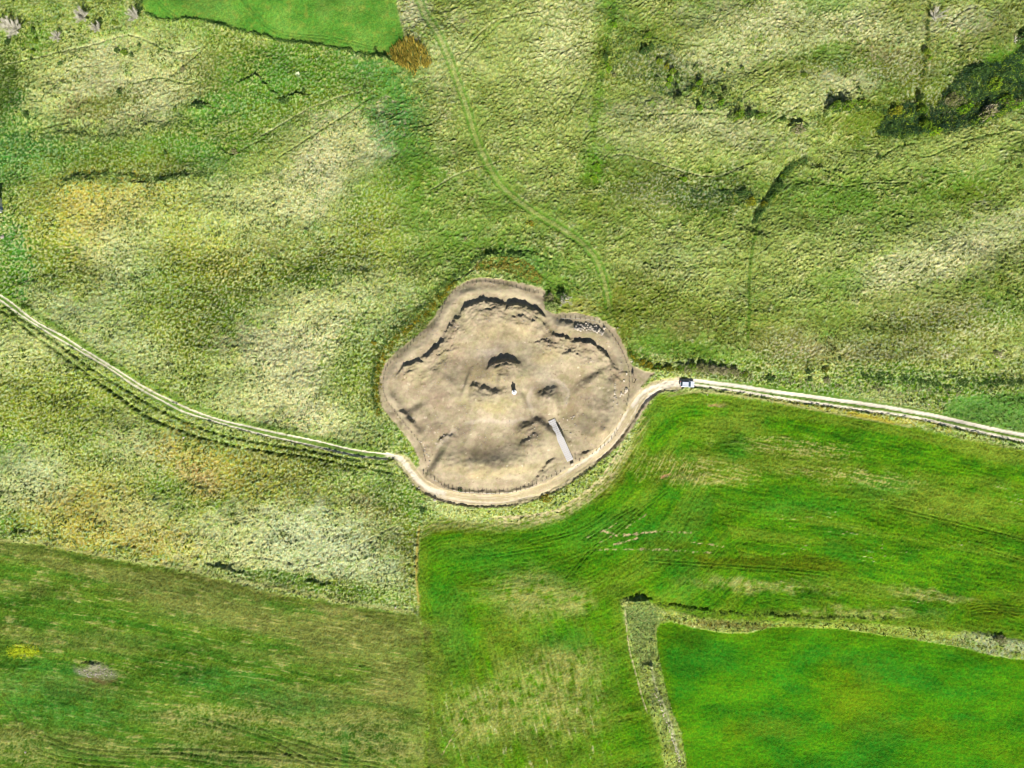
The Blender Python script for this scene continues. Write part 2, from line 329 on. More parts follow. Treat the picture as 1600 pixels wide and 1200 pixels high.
fineM = np.zeros_like(H)
for (x_, y_, rx_, ry_) in ((1390, 105, 95, 36), (1060, 300, 110, 34), (1480, 500, 120, 40), (1400, 545, 140, 30), (1050, 110, 90, 34), (1290, 110, 40, 20), (1500, 160, 110, 40), (1230, 545, 70, 30)):
    fineM = np.maximum(fineM, sstep(1.3, .4, np.hypot((PX-x_+jx*2)/rx_, (PY-y_+jy*2)/ry_)+.4*N_mid))
# speckled dry meadow: low tussocks, each cell a plant
cd, cr = cell(WX/0.72+0.4*jfx, WY/0.72+0.4*jfy, 101)
cd2, cr2 = cell(WX/1.75+0.2*jfx, WY/1.75+0.2*jfy, 111)
tuss = np.clip(1-cd*1.7, 0, 1)*(0.4+0.6*cr)
tuss2 = np.clip(1-cd2*2.2, 0, 1)*(cr2 > 0.55)

left = sstep(660, 560, PX+N_big*60-(PY-300)*0.18)            # 1 on the speckled western meadows
left = np.where(PY > 560, 1.0, left)
tl = sstep(330, 250, PY+N_big*40)*left                        # top-left hillside has coarse waves too
A_wave = m_wild*(np.clip((1-left)*1.0+tl*0.25, 0, 1))*sstep(-.7, .25, N_mid+0.35)
A_tuss = m_wild*left*(1-0.4*tl)*(1-.8*sstep(850, 900, PX)*sstep(900, 930, PY))
A_tuss = np.maximum(A_tuss, m_wild*fineM*.6); A_wave *= 1-.72*fineM
A_wave *= 1-0.55*sstep(470, 560, PY)*(1-left)                 # finer towards the south-east
# smoother where the photograph shows short green turf
H += A_wave*(waves*.98+0.22*N_px+.12*N_sml)+A_tuss*(tuss*0.42+tuss2*0.40+.10*N_px)
H += m_wild*(0.18*N_sml+(.20-.10*left)*N_px)

# colour follows the plants: bleached tips, fresh green between
crest = sstep(.2, .75, waves)
RGB *= (1+A_wave*(0.40*(crest-0.5)))[..., None]*(1+m_wild*(.42*N_px+.22*N_sml))[..., None]
mixc(C_green, A_wave*(1-crest)*0.42)
mixc(C_straw, A_wave*crest*0.16)
mixc(C_dark, A_tuss*sstep(.25, .05, cd)*(cr > 0.45)*0.55)
mixc(C_green, A_tuss*sstep(.45, .2, cd)*(cr < 0.35)*0.45)
mixc(C_dark, A_tuss*sstep(.30, .10, cd2)*(cr2 > 0.5)*0.62)
mixc(C_green, A_tuss*sstep(.1, .5, N_sml+.4*N_px)*0.4)
mixc(C_white, A_tuss*sstep(.0, .35, N_px+cr*0.2)*0.5)
mixc(C_yel, A_tuss*(cr2 > 0.8)*0.2)
mixc(alb((226, 196, 60)), m_wild*(left*0.5+0.1)*(cr > 0.972)*sstep(.35, .1, cd)*0.6*sstep(0, .5, N_big+.2))

RGB *= 1+m_wild[..., None]*(left[..., None]*np.array([-.10, .0, -.16])+(1-left)[..., None]*np.array([.05, .06, .27]))
grain = _hash(np.broadcast_to(np.arange(NX), H.shape), np.broadcast_to(np.arange(NY)[:, None], H.shape), 909)-.5
grain2 = _hash(np.broadcast_to(np.arange(NX), H.shape), np.broadcast_to(np.arange(NY)[:, None], H.shape), 919)-.5
veg = np.clip(m_wild*(.55+.45*left), 0, 1)
RGB *= (1+veg*.50*grain)[..., None]*np.stack([1+veg*.22*grain2, 1+0*veg, 1-veg*.25*grain2], -1)
H += veg*.20*grain
# plant by plant differences of hue
h1 = fbm(WX/.7, WY/.7, 2, 611); h2 = fbm(WX/.9, WY/.9, 2, 612)
RGB *= np.stack([1+m_wild*.20*h1, 1+m_wild*(.02*h1+.10*h2), 1-m_wild*.25*h1], -1)
# ---------------------------------------------------------------- cultivated fields
def aniso(dist_px, arc_px, fine, long, seed):
    return fbm(dist_px*S/fine, arc_px*S/long, 3, seed)
full = (slice(0, NY), slice(0, NX))
# big crop: drilled parallel to the track and to the enclosure
guide = smooth_line([(560, 1010), (640, 850), (760, 815), (850, 800), (920, 765), (965, 715), (1000, 655), (1060, 612), (1200, 628), (1400, 661), (1600, 703), (1720, 730)], 3)
_, gd, gs, ga, gL = dist_line(guide, 0, full)
gd = gd+2.5*N_mid*sstep(0, 60, gd)+8*N_big*sstep(60, 200, gd)
st1 = aniso(gd, ga, 0.6, 6, 201); st2 = .6*aniso(gd, ga, 2.0, 16, 205)+.5*N_sml; st3 = aniso(gd, ga, 5, 60, 209)
ca, sa = math.cos(R(76)), math.sin(R(76))
u_ = WX*ca-WY*sa; v_ = WX*sa+WY*ca                           # lower middle: rows run steeply down to the right
sv1 = fbm(v_/0.8, u_/6, 3, 221); sv2 = fbm(v_/2.6, u_/26, 3, 225)
low = sstep(900, 1010, PY+N_big*50)*sstep(1000, 900, PX)
a_st1 = st1*(1-low)+sv1*low; a_st2 = st2*(1-low)+sv2*low
G1 = alb((92, 144, 16)); G2 = alb((62, 116, 14)); G3 = alb((122, 144, 44)); G4 = alb((172, 166, 98)); G5 = alb((60, 132, 34)); G6 = alb((96, 96, 12)); G7 = alb((190, 182, 130))
crop = G1+(G2-G1)*sstep(-.3, .35, a_st2+0.4*N_mid)[..., None]
def cmix(base, c, m): return base+(np.asarray(c)-base)*np.clip(m, 0, 1)[..., None]
crop = cmix(crop, G3, sstep(-.1, .45, st3+N_big*.5+.05)*.5)
crop = cmix(crop, G5, sstep(.05, .5, N_big*.8+N_mid*.5-.05)*.5)
def blob(x, y, rx, ry, rot=0, k=.45):
    a = R(rot); c_, s_ = math.cos(a), math.sin(a); ux = PX-x+jx*2; uy = -(PY-y+jy*2)
    r = np.sqrt(((ux*c_+uy*s_)/rx)**2+((-ux*s_+uy*c_)/ry)**2)
    return sstep(1.3, .3, r+k*N_mid+.3*N_sml)
def el(bits, *a): return np.clip(sum(blob(*b) for b in bits), 0, 1)
crop = cmix(crop, G3, el([(1080, 730, 120, 30, -6), (1250, 725, 110, 25, -5), (1450, 780, 160, 40, -10), (1560, 700, 80, 30, -10), (960, 730, 25, 60, -35), (1150, 660, 60, 20, 0)])*.75)
crop = cmix(crop, G6, el([(1150, 880, 130, 12, -5), (1060, 850, 60, 10, 0), (700, 825, 50, 12, 0), (960, 740, 16, 40, -35), (1560, 955, 60, 25, -3), (1280, 880, 60, 14, -5)])*.5)
crop = cmix(crop, G3, low*sstep(-.35, .45, sv2+N_mid*.6)*.75)
crop = cmix(crop, G4, el([(830, 930, 80, 50), (900, 940, 30, 25), (850, 1100, 110, 70), (880, 1040, 90, 40), (1180, 915, 120, 12, -4), (1450, 930, 80, 10, -8), (1340, 960, 150, 12), (740, 1120, 60, 60), (1100, 750, 60, 8, 0)])*.6*sstep(-.5, .5, N_sml+N_mid*.4+a_st1*.6+.12))
crop = cmix(crop, G3, low*el([(700, 1000, 30, 90), (790, 1000, 60, 40)])*.5)
crop = cmix(crop, G5, el([(710, 990, 40, 70), (690, 930, 40, 30), (760, 870, 90, 30), (960, 830, 130, 40), (1250, 790, 120, 20), (880, 1000, 60, 20), (1380, 760, 60, 20)])*.5)
thin = sstep(.30, .55, st1*.9+.25*N_sml)*el([(1240, 815, 30, 12), (1290, 810, 30, 10), (1320, 830, 30, 10), (1380, 770, 40, 12), (1400, 855, 50, 22, -20), (1370, 870, 40, 14), (1330, 920, 50, 8), (1200, 912, 60, 10), (1450, 935, 60, 10), (1450, 790, 60, 8, -15), (1260, 860, 50, 8), (1500, 850, 40, 10), (1570, 770, 40, 12, -20)])
crop = cmix(crop, G4, el([(1080, 735, 120, 26, -4), (1240, 700, 110, 16, -5), (1330, 745, 120, 14, -6)])*sstep(-.1, .35, st1+.5*N_px)*.75)
crop = cmix(crop, G7, thin*.9)
crop = cmix(crop, G7, low*sstep(.36, .55, sv1)*sstep(1040, 1110, PY)*.65)
edge = sstep(20, 2, d_crop)*(PX < 1015)*(PY < 840)*(PY > 650)
crop = cmix(crop, alb((196, 178, 130)), edge*sstep(-.25, .3, st1+.1)*.75)
crop = cmix(crop, G3, sstep(26, 6, d_crop)*.45)
crop = cmix(crop, alb((206, 160, 120)), blob(1036, 746, 7, 3)*.8+blob(1120, 632, 18, 3, -2)*.5)
crop *= .95*(1+0.36*a_st1+0.45*N_px+0.30*N_sml+.40*grain)[..., None]*np.stack([1+.26*h1, 1+.03*h1, 1-.3*h1], -1)
m = m_crop[..., None]; RGB = RGB*(1-m)+crop*m
H += m_crop*.14*grain+m_sw*.14*grain+m_se*.07*grain
H += m_crop*(0.18*a_st1+0.18*N_sml+0.20*N_px+0.05*a_st2)
# scratches of bare earth in the crop
for pts, wd, c in [([(940, 828), (956, 833), (963, 836)], 1.2, 1), ([(975, 836), (1000, 834), (1032, 831)], 1.5, 1), ([(1042, 831), (1080, 832)], .9, .6), ([(958, 850), (975, 846), (995, 841)], 1., .8), ([(930, 860), (950, 858), (1000, 858), (1045, 860), (1110, 864)], .9, .6),
                    ([(914, 841), (940, 830), (962, 818)], .8, .5), ([(1080, 847), (1110, 851), (1130, 855)], .8, .6), ([(935, 848), (955, 838)], .9, .7), ([(963, 836), (985, 820), (1010, 805)], .7, .5), ([(503, 1084), (560, 1045), (606, 1010)], .8, .8), ([(1500, 681), (1560, 695), (1600, 703)], 1.2, .8), ([(690, 1180), (715, 1135), (728, 1110)], .7, .7)]:
    L = smooth_line(pts, 5); w, d, s_, a_, tot = dist_line(L, 8)
    mk = sstep(wd*1.5, wd*.2, d+jfx[w]*.9+.8*N_px[w])*c*m_cult[w]*sstep(-.35, .25, N_px[w]+.6*N_sml[w]+.15)
    RGB[w] = RGB[w]*(1-mk[..., None])+alb((212, 186, 140))*mk[..., None]; H[w] -= mk*.06
# wheel marks across the crop
def ruts(pts, gap, wd, depth, c, k, n=5):
    L = smooth_line(pts, n); w, d, s_, a_, tot = dist_line(L, gap+wd*4+4)
    if d.size == 0: return
    dd = np.abs(d-gap/2)
    mk = sstep(wd*1.4, wd*.3, dd+jfx[w]*.3)
    tp = sstep(0, 15, a_)*sstep(0, 15, tot-a_) if tot > 60 else 1
    H[w] -= mk*depth*tp
    mk = mk*k*tp
    RGB[w] = RGB[w]*(1-mk[..., None])+np.asarray(c)*mk[..., None]
for pts in ([(1510, 952), (1550, 948), (1600, 951), (1640, 955)], [(1510, 962), (1560, 957), (1640, 962)], [(1540, 945), (1600, 968)], [(880, 910), (930, 855), (1000, 800), (1050, 760)], [(905, 850), (960, 810), (1000, 790)], [(820, 850), (900, 830), (950, 800)], [(760, 870), (860, 855)], [(1540, 860), (1620, 885)], [(1380, 790), (1480, 815), (1620, 850)], [(1000, 875), (1200, 890), (1300, 900)]):
    ruts(pts, 5, 1.0, .22, alb((44, 84, 20)), .55)

# south-east field: smooth young crop
e1 = fbm(WX/3.0+.3*jfx, (WY+WX*.12)/1.0, 3, 241); e2 = fbm((WX+WY*.2)/24, (WY+WX*.1)/10, 4, 245)
SEa = alb((84, 146, 12)); SEb = alb((62, 134, 28)); SEc = alb((112, 150, 6)); SEd = alb((122, 138, 30))
se = SEa+(SEb-SEa)*sstep(-.3, .35, e2)[..., None]
se = cmix(se, SEc, sstep(.0, .5, N_big+.3*N_mid)*.65)
se = cmix(se, SEd, el([(1350, 1100, 60, 60), (1200, 1140, 80, 20), (1450, 1140, 60, 20)])*.35)
se = cmix(se, alb((94, 140, 20)), sstep(17, 3, d_se)*.7)
se = cmix(se, alb((60, 110, 20)), el([(1080, 1000, 40, 20)])*.5)
se *= .90*(1+.34*e1+.36*N_px+.1*N_sml+.32*grain)[..., None]*np.stack([1+.34*h1, 1+.04*h1, 1-.3*h1], -1)
m = m_se[..., None]; RGB = RGB*(1-m)+se*m
H += m_se*(.10*e1+.12*N_px+.06*N_sml-.25)

# south-west field: stubble and weeds in curved rows
guide2 = smooth_line([(-200, 815), (0, 843), (200, 878), (400, 921), (540, 946), (760, 985)], 3)
_, hd, hs, ha, hL = dist_line(guide2, 0, full)
rowd = hd*(1+0.0002*ha)
rowd = rowd+2*N_mid; r1 = .75*fbm(rowd*S/0.7, ha*S/8, 3, 261)+.3*N_sml; r2 = fbm(rowd*S/2.6, ha*S/45, 3, 265); r3 = fbm(rowd*S/8, ha*S/60, 3, 269)
W1 = alb((98, 130, 38)); W2 = alb((72, 118, 32)); W3 = alb((134, 136, 70)); W4 = alb((168, 162, 98)); W5 = alb((66, 128, 46))
sw = W1+(W2-W1)*sstep(-.3, .35, r2)[..., None]
sw = cmix(sw, W3, sstep(-.1, .45, r3+.3*N_mid)*.5)
sw = cmix(sw, W3, el([(560, 1000, 120, 50), (350, 950, 160, 30, -10), (620, 1070, 60, 40), (200, 900, 200, 12, -8)])*.65)
sw = cmix(sw, W4, sstep(.12, .45, r1+.25*N_mid+.12*N_sml)*.6)
sw = cmix(sw, W5, el([(100, 1100, 150, 60, -5), (60, 1070, 70, 40), (400, 1080, 110, 22, -10), (480, 1100, 70, 20), (330, 1060, 80, 20)])*.5*sstep(-.5, .3, N_sml+N_mid+.2))
sw = cmix(sw, W2, el([(200, 1000, 180, 20, -6), (60, 950, 80, 30)])*.4)
sw = cmix(sw, W4, el([(360, 1120, 130, 22, -5), (560, 1150, 110, 40), (620, 1180, 60, 30), (340, 1180, 220, 16, -4), (20, 1165, 40, 30), (300, 1130, 70, 30, -10), (50, 1185, 60, 16)])*.42*sstep(-.5, .3, N_px+N_sml+.3*grain))
sw = cmix(sw, alb((190, 206, 40)), el([(34, 1018, 24, 9)])*.8*sstep(-.6, .2, N_px+.1))
sw = cmix(sw, alb((96, 96, 44)), sstep(22, 4, d_sw)*.4)
sw = cmix(sw, G4, el([(530, 955, 60, 8, -8), (430, 925, 40, 8, -10)])*.4)
sw *= .95*(1+.34*r1+.40*N_px+.28*N_sml+.45*grain)[..., None]*np.stack([1+.22*h1, 1+.03*h1, 1-.25*h1], -1)
sw = cmix(sw, alb((120, 104, 66)), blob(152, 1063, 34, 7, -6)*.8)
sw = cmix(sw, alb((172, 166, 138)), blob(151, 1050, 36, 11, -4, .2)*.9*sstep(-.6, .1, N_px+.2))
m_sw2 = np.maximum(m_sw, m_crop*sstep(955, 985, PY+jx)*sstep(715, 650, PX+jx*4+N_mid*45+14*N_sml)); m_sw2 = m_sw2*(1-m_sw*sstep(955, 985, PY)*sstep(625, 690, PX+jx*4+N_mid*45)*.75)
m = np.clip(m_sw2, 0, 1)[..., None]; RGB = RGB*(1-m)+sw*m
mm = (m_sw*(1-m_sw2))[..., None]; mm = np.clip(mm, 0, 1); RGB = RGB*(1-mm)+crop*mm
H += m_sw*(.16*r1+.19*N_px+.16*N_sml)
for pts in ([(395, 1140), (480, 1165), (600, 1200), (640, 1215)], [(60, 1150), (130, 1172), (260, 1180), (400, 1195)], [(40, 1165), (90, 1185), (220, 1196)], [(300, 1125), (420, 1160), (520, 1210)], [(0, 1080), (20, 1120), (30, 1150)], [(180, 1172), (420, 1180), (600, 1195)]):
    ruts(pts, 8, 1.2, .22, alb((70, 86, 40)), .55)
m536 = (np.abs(PX-540+jfx) < 6)*(PY > 1135)*m_sw
mixc(W5, m536*.35)

# top field
t1 = fbm((WX+WY)/3, (WX-WY)/1.1, 3, 281)
tf = alb((92, 146, 50))+(alb((116, 158, 62))-alb((92, 146, 50)))*sstep(-.3, .4, N_mid+.5*N_big)[..., None]
tf = cmix(tf, alb((94, 150, 62)), sstep(0, .5, N_mid)*.4)
tf = cmix(tf, alb((160, 158, 70)), sstep(.1, .5, -N_sml)*.35)
tf *= (1+.2*t1+.26*N_px+.3*grain)[..., None]*np.stack([1+.2*h1, 1+.03*h1, 1-.2*h1], -1)
m = m_top[..., None]; RGB = RGB*(1-m)+tf*m
H += m_top*(.06*t1+.05*N_px)
for pts in ([(245, 0), (262, 17), (280, 30)], [(370, -10), (400, 18), (415, 38), (450, 52), (520, 60), (590, 76)], [(380, 0), (395, 20)]):
    ruts(pts, 4, .9, .16, alb((74, 118, 44)), .6)

# faint green parcel on the east edge
mr = sstep(-4, 4, field_sd(P_rect)+jx)*m_wild
mixc(alb((98, 148, 60)), mr*.75); H *= 1-.3*mr

# ---------------------------------------------------------------- thin lines: paths, field edges, scarps
def line_paint(pts, wd, c, k, dh=0, rough=.35, n=5, cl=None):
    L = smooth_line(pts, n); w, d, s_, a_, tot = dist_line(L, wd*3+5)
    if d.size == 0: return
    mk = sstep(wd*1.3, wd*.35, d+jfx[w]*rough)
    tp = sstep(0, 12, a_)*sstep(0, 12, tot-a_)
    lim = (1-m_site[w]) if cl is None else cl[w]
    H[w] += mk*dh*tp*lim
    mk = mk*k*tp*lim
    RGB[w] = RGB[w]*(1-mk[..., None])+np.asarray(c)*mk[..., None]

C_green2 = alb((96, 138, 44)); C_pale = alb((206, 206, 150))
# sheep trails: trodden a little into the grass
trails = [
 [(0, 101), (40, 94), (80, 85), (120, 76), (160, 62), (205, 55), (240, 68), (270, 82), (320, 72)],
 [(60, 206), (90, 196), (115, 190)], [(205, 130), (250, 120), (290, 130), (320, 122)],
 [(400, 215), (440, 190), (480, 170), (520, 155), (570, 140)], [(430, 250), (480, 218), (560, 165), (600, 140)],
 [(412, 412), (440, 412), (470, 420), (495, 412)], [(640, 128), (665, 120), (690, 118)],
 [(880, 190), (905, 150), (935, 90), (935, 60)], [(895, 290), (905, 240), (920, 208), (935, 205)],
 [(950, 245), (975, 240), (1010, 250), (1060, 265), (1110, 275), (1140, 268), (1170, 255)], [(1030, 300), (1070, 270), (1100, 275), (1150, 262), (1190, 250)],
 [(1600, 197), (1560, 208), (1520, 217), (1480, 232), (1450, 244), (1420, 238)], [(1200, 195), (1230, 175), (1255, 162)],
 [(1270, 284), (1320, 290), (1350, 286), (1380, 284), (1425, 284)], [(1260, 258), (1300, 268), (1335, 282), (1360, 265), (1380, 245), (1410, 225), (1450, 222)],
 [(1190, 130), (1160, 150), (1180, 200)], [(1210, 375), (1180, 400), (1150, 405)], [(1000, 410), (1060, 418), (1110, 408)],
 [(350, 885), (380, 876), (400, 870), (440, 878), (485, 883), (510, 876), (545, 860), (580, 840), (620, 820)], [(770, 180), (740, 210), (725, 240)],
 [(700, 130), (740, 80), (790, 30), (830, 10)], [(720, 90), (760, 45), (800, 25), (860, 20)], [(800, 395), (825, 392), (850, 402), (870, 408)],
 [(960, 175), (1000, 182), (1040, 180), (1110, 178), (1140, 182)], [(670, 300), (720, 270), (790, 250)], [(640, 200), (680, 190), (700, 160)],
 [(980, 40), (1040, 70), (1090, 75), (1120, 90)], [(1480, 40), (1500, 20), (1530, 10)], [(330, 215), (360, 240), (390, 225), (420, 212)],
 [(100, 125), (60, 165)], [(150, 100), (105, 112), (75, 150)], [(250, 130), (300, 90), (330, 65)], [(560, 430), (580, 470), (540, 540)], [(760, 395), (735, 425), (700, 445)],
]
for i, tr in enumerate(trails):
    line_paint(tr, 1.2, C_dark if i % 3 == 1 else C_green2 if i % 3 else C_pale, .5, -.34)
# boundaries with greener growth
line_paint([(1190, 345), (1175, 380), (1170, 440), (1168, 500), (1166, 545)], 3, alb((84, 120, 34)), .75, .20)
line_paint([(962, -10), (955, 30), (945, 80), (938, 130), (928, 200), (918, 250), (915, 300)], 6, C_green, .35, .15)
line_paint([(1452, -10), (1450, 40), (1447, 90), (1440, 150), (1440, 190)], 4, C_olive, .55, .15)
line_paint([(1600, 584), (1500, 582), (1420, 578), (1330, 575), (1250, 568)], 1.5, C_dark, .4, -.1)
line_paint([(1270, 560), (1400, 582), (1500, 590)], 1, C_pale, .25, -.05)
line_paint([(656, 815), (652, 850), (651, 900), (655, 950)], 2.0, alb((190, 170, 84)), .75, .05)
line_paint([(1015, 1030), (1025, 1075), (1040, 1110), (1052, 1150), (1064, 1195)], 2.2, C_white, .6, .1, .8)
line_paint([(975, 945), (983, 1010), (993, 1050), (1005, 1095), (1012, 1115)], 1.0, alb((214, 200, 150)), .8, -.05, cl=np.ones_like(H))
line_paint([(1036, 620), (1100, 612), (1200, 625), (1300, 645), (1430, 668)], 2.2, alb((176, 168, 110)), .5, 0, cl=np.ones_like(H))
line_paint([(1320, 645), (1360, 652), (1400, 662)], 3.5, alb((176, 160, 50)), .7, 0, cl=np.ones_like(H))
line_paint([(-20, 843), (60, 850), (120, 860), (200, 874), (280, 888), (350, 901), (430, 918), (540, 940), (650, 957)], 2.5, alb((180, 180, 110)), .6, .05, cl=np.ones_like(H))

# scarps: ground (or thick growth) that stands higher on the right-hand side, steep on the other
def scarp(pts, h, wd=1.0, fall=8.0, rough=0.5, n=6, streak=0.0, back=0.0, patchy=0.0):
    L = smooth_line(pts, n); pad = max(fall*4.5, 17 if back else 0)/S
    w, d, s_, a_, tot = dist_line(L, pad)
    if d.size == 0: return
    dm = d*s_*S+rough*N_sml[w]*.9+rough*.5*N_px[w]
    up = sstep(-wd, 0, dm)
    e = min(tot*.28, 16)
    tp = sstep(-.5, e, a_)*sstep(-.5, e, tot-a_)
    # off the ends of the line the plain distance takes over: fade it
    endm = ((a_ <= .01) | (a_ >= tot-.01))
    tp = np.where(endm, tp*0, tp)
    hh = h*up*np.exp(-np.clip(dm, 0, None)/fall)*sstep(fall*4.4, fall*2, dm)*(1+.35*N_mid[w]+.25*N_sml[w])
    if streak:
        f_ = np.abs(fbm(a_*S/3.2, dm/.85, 3, 503))*2
        hh = hh+streak*h*(np.power(np.clip(f_, 0, 1), .7)-.3)*sstep(-wd-.4, .2, dm)*np.exp(-np.clip(dm, 0, None)/(fall*.55))
    if patchy: hh = hh*np.clip(.55+patchy*(fbm(a_*S/6, dm*0+3.3, 2, 517)+.6*N_mid[w]), 0, 1.3)
    if back:
        t2 = sstep(0, tot*.45, a_)*sstep(0, tot*.45, tot-a_)*(~endm)
        hh = hh+back*sstep(0.2, 6.5, dm)*sstep(15.5, 6.5, dm)*t2*(1+.3*N_mid[w])
    H[w] += hh*tp

pasture_scarps = [
 ([(226, 22), (250, 32), (275, 35), (310, 34), (350, 43), (400, 53), (450, 65), (500, 73), (550, 80), (580, 92)], .95, .6, 1.2, .8),
 ([(570, 92), (590, 92), (612, 98), (630, 108)], 1.0, .6, 2.0, .8),
 ([(360, 133), (385, 126), (400, 122), (420, 140), (440, 152)], .8, .6, 2, .8),
 ([(60, 215), (110, 208), (160, 215), (210, 205), (250, 195), (290, 190)], .4, .8, 4, 1.4),
 ([(90, 290), (130, 278), (170, 272), (220, 277), (270, 280), (330, 270)], .45, .8, 2.5, 1.6),
 ([(190, 283), (240, 286), (300, 276)], .5, .5, 2, 1.0),
 ([(290, 172), (315, 168), (335, 172)], .9, .6, 1.5, 1),
 ([(440, 155), (465, 150), (490, 152)], .6, .6, 2, 1), 
 ([(0, 840), (30, 832), (70, 838)], .4, .6, 2, 1),
 ([(315, 882), (345, 888), (400, 902), (440, 905), (500, 912), (550, 920)], .6, .5, 1.2, .8),
 ([(1000, 258), (1060, 285), (1130, 300), (1160, 298)], .5, .8, 4, 1.2),
 ([(1225, 203), (1245, 196), (1262, 195)], 1.3, .5, 1.4, 1), ([(1282, 178), (1300, 169), (1320, 166), (1340, 168)], 1.6, .5, 2, .8),
 ([(1400, 168), (1420, 175), (1440, 176)], .9, .5, 2, 1), ([(1000, 575), (1030, 578), (1050, 570), (1090, 572), (1150, 575)], .7, .6, 1.6, .6),
 ([(1255, 256), (1290, 264), (1335, 275)], .5, .4, 1.2, 1), ([(740, 405), (780, 398), (820, 402), (850, 425)], .6, .6, 2, 1),
 ([(560, 1045), (575, 1040)], .2, .5, 1, .2), ([(975, 940), (1000, 936), (1030, 944)], 1.1, .5, 3, .8), ([(1030, 945), (1100, 954), (1200, 962), (1400, 968)], .55, .5, 1.3, .8),
 ([(118, 1042), (150, 1038), (180, 1044)], .6, .5, 3, .6), ([(1590, 240), (1560, 300)], .1, .5, 1, .2),
 ([(998, 1040), (1010, 1038), (1024, 1040)], .7, .4, 2, .6), ([(395, 700), (450, 708), (540, 728)], .15, .4, 1, .4),
]
for i_, p in enumerate(pasture_scarps): scarp(*p, patchy=.5 if i_ in (0, 14) else 1.6)

# the gully in the upper right and gentle lie of the land
def ridge(pts, h, width, n=6, rough=0.0, taper=14):
    L = smooth_line(pts, n); w, d, s_, a_, tot = dist_line(L, width*3/S)
    if d.size == 0: return
    e = min(taper, tot*.4); tp = sstep(-1, e, a_)*sstep(-1, e, tot-a_)
    endm = ((a_ <= .01) | (a_ >= tot-.01)); tp = np.where(endm, tp, tp)
    H[w] += h*np.exp(-(d*S/width)**2)*tp*(1+rough*N_sml[w])
ridge([(1180, 370), (1200, 320), (1235, 270), (1300, 230), (1400, 200), (1500, 170), (1640, 120)], -1.5, 5)
ridge([(1175, 338), (1192, 318), (1210, 292), (1226, 270), (1250, 252), (1280, 236)], -.5, 1.1, rough=.4)
ridge([(0, 495), (60, 533), (120, 575), (170, 607), (215, 640), (260, 664), (310, 685), (400, 704), (500, 722), (620, 742)], -.25, .9, rough=.5)

# old wheel ruts in the grass beside the west track
for pts in ([(-10, 478), (40, 512), (92, 553), (135, 582), (175, 612), (215, 640), (250, 660), (300, 680), (350, 693), (400, 703), (480, 714), (560, 728), (625, 742)],
            [(0, 474), (50, 508), (100, 545), (150, 580), (190, 606), (235, 633), (280, 656), (335, 677), (400, 691), (480, 704), (560, 718), (620, 730)]):
    line_paint(pts, 2.0, alb((58, 84, 30)), .75, -.5, 1.3)
for pts in ([(-10, 466), (50, 503), (120, 550), (170, 587), (225, 622), (275, 648), (335, 669), (400, 684), (500, 706), (600, 726)],
            [(50, 520), (100, 556), (150, 590), (215, 632), (270, 660), (340, 685), (420, 700)]):
    line_paint(pts, 1.2, alb((150, 170, 96)), .5, .03)
line_paint([(0, 455), (60, 492), (120, 530), (170, 563), (215, 590), (275, 622), (330, 645), (420, 668), (520, 690), (600, 704)], 5, C_green, .6, .05)

# green double track coming down from the top
gt = [(652, -10), (664, 20), (682, 50), (700, 88), (716, 130), (730, 170), (742, 210), (758, 248), (776, 280), (800, 306), (830, 330), (862, 350), (895, 370), (918, 390), (934, 412), (944, 440), (950, 470), (955, 500), (960, 515)]
L = smooth_line(gt, 5); w, d, s_, a_, tot = dist_line(L, 20)
mk = sstep(9.5, 5, d+jfx[w]*.5)*sstep(0, 60, tot-a_)
H[w] = H[w]*(1-.6*mk)
RGB[w] = RGB[w]*(1-.28*mk[..., None])+alb((120, 150, 60))*.28*mk[..., None]
c_ = mk*sstep(2.6, 1.2, np.abs(d-5.2)+jfx[w]*.3)
RGB[w] = RGB[w]*(1-.55*c_[..., None])+alb((84, 140, 34))*.55*c_[..., None]; H[w] -= .10*c_
c_ = mk*sstep(1.6, .5, np.abs(d-1.2)+jfx[w]*.35)
RGB[w] = RGB[w]*(1-.3*c_[..., None])+alb((190, 186, 120))*.3*c_[..., None]
ruts([(622, 48), (640, 46), (660, 52), (678, 66), (690, 84)], 6, 1.2, .15, alb((108, 146, 56)), .65)
ruts([(722, 88), (745, 55), (780, 32), (840, 14)], 7, 1.0, .15, alb((130, 150, 70)), .45)
M_gtrack = np.zeros_like(H); M_gtrack[w] = mk

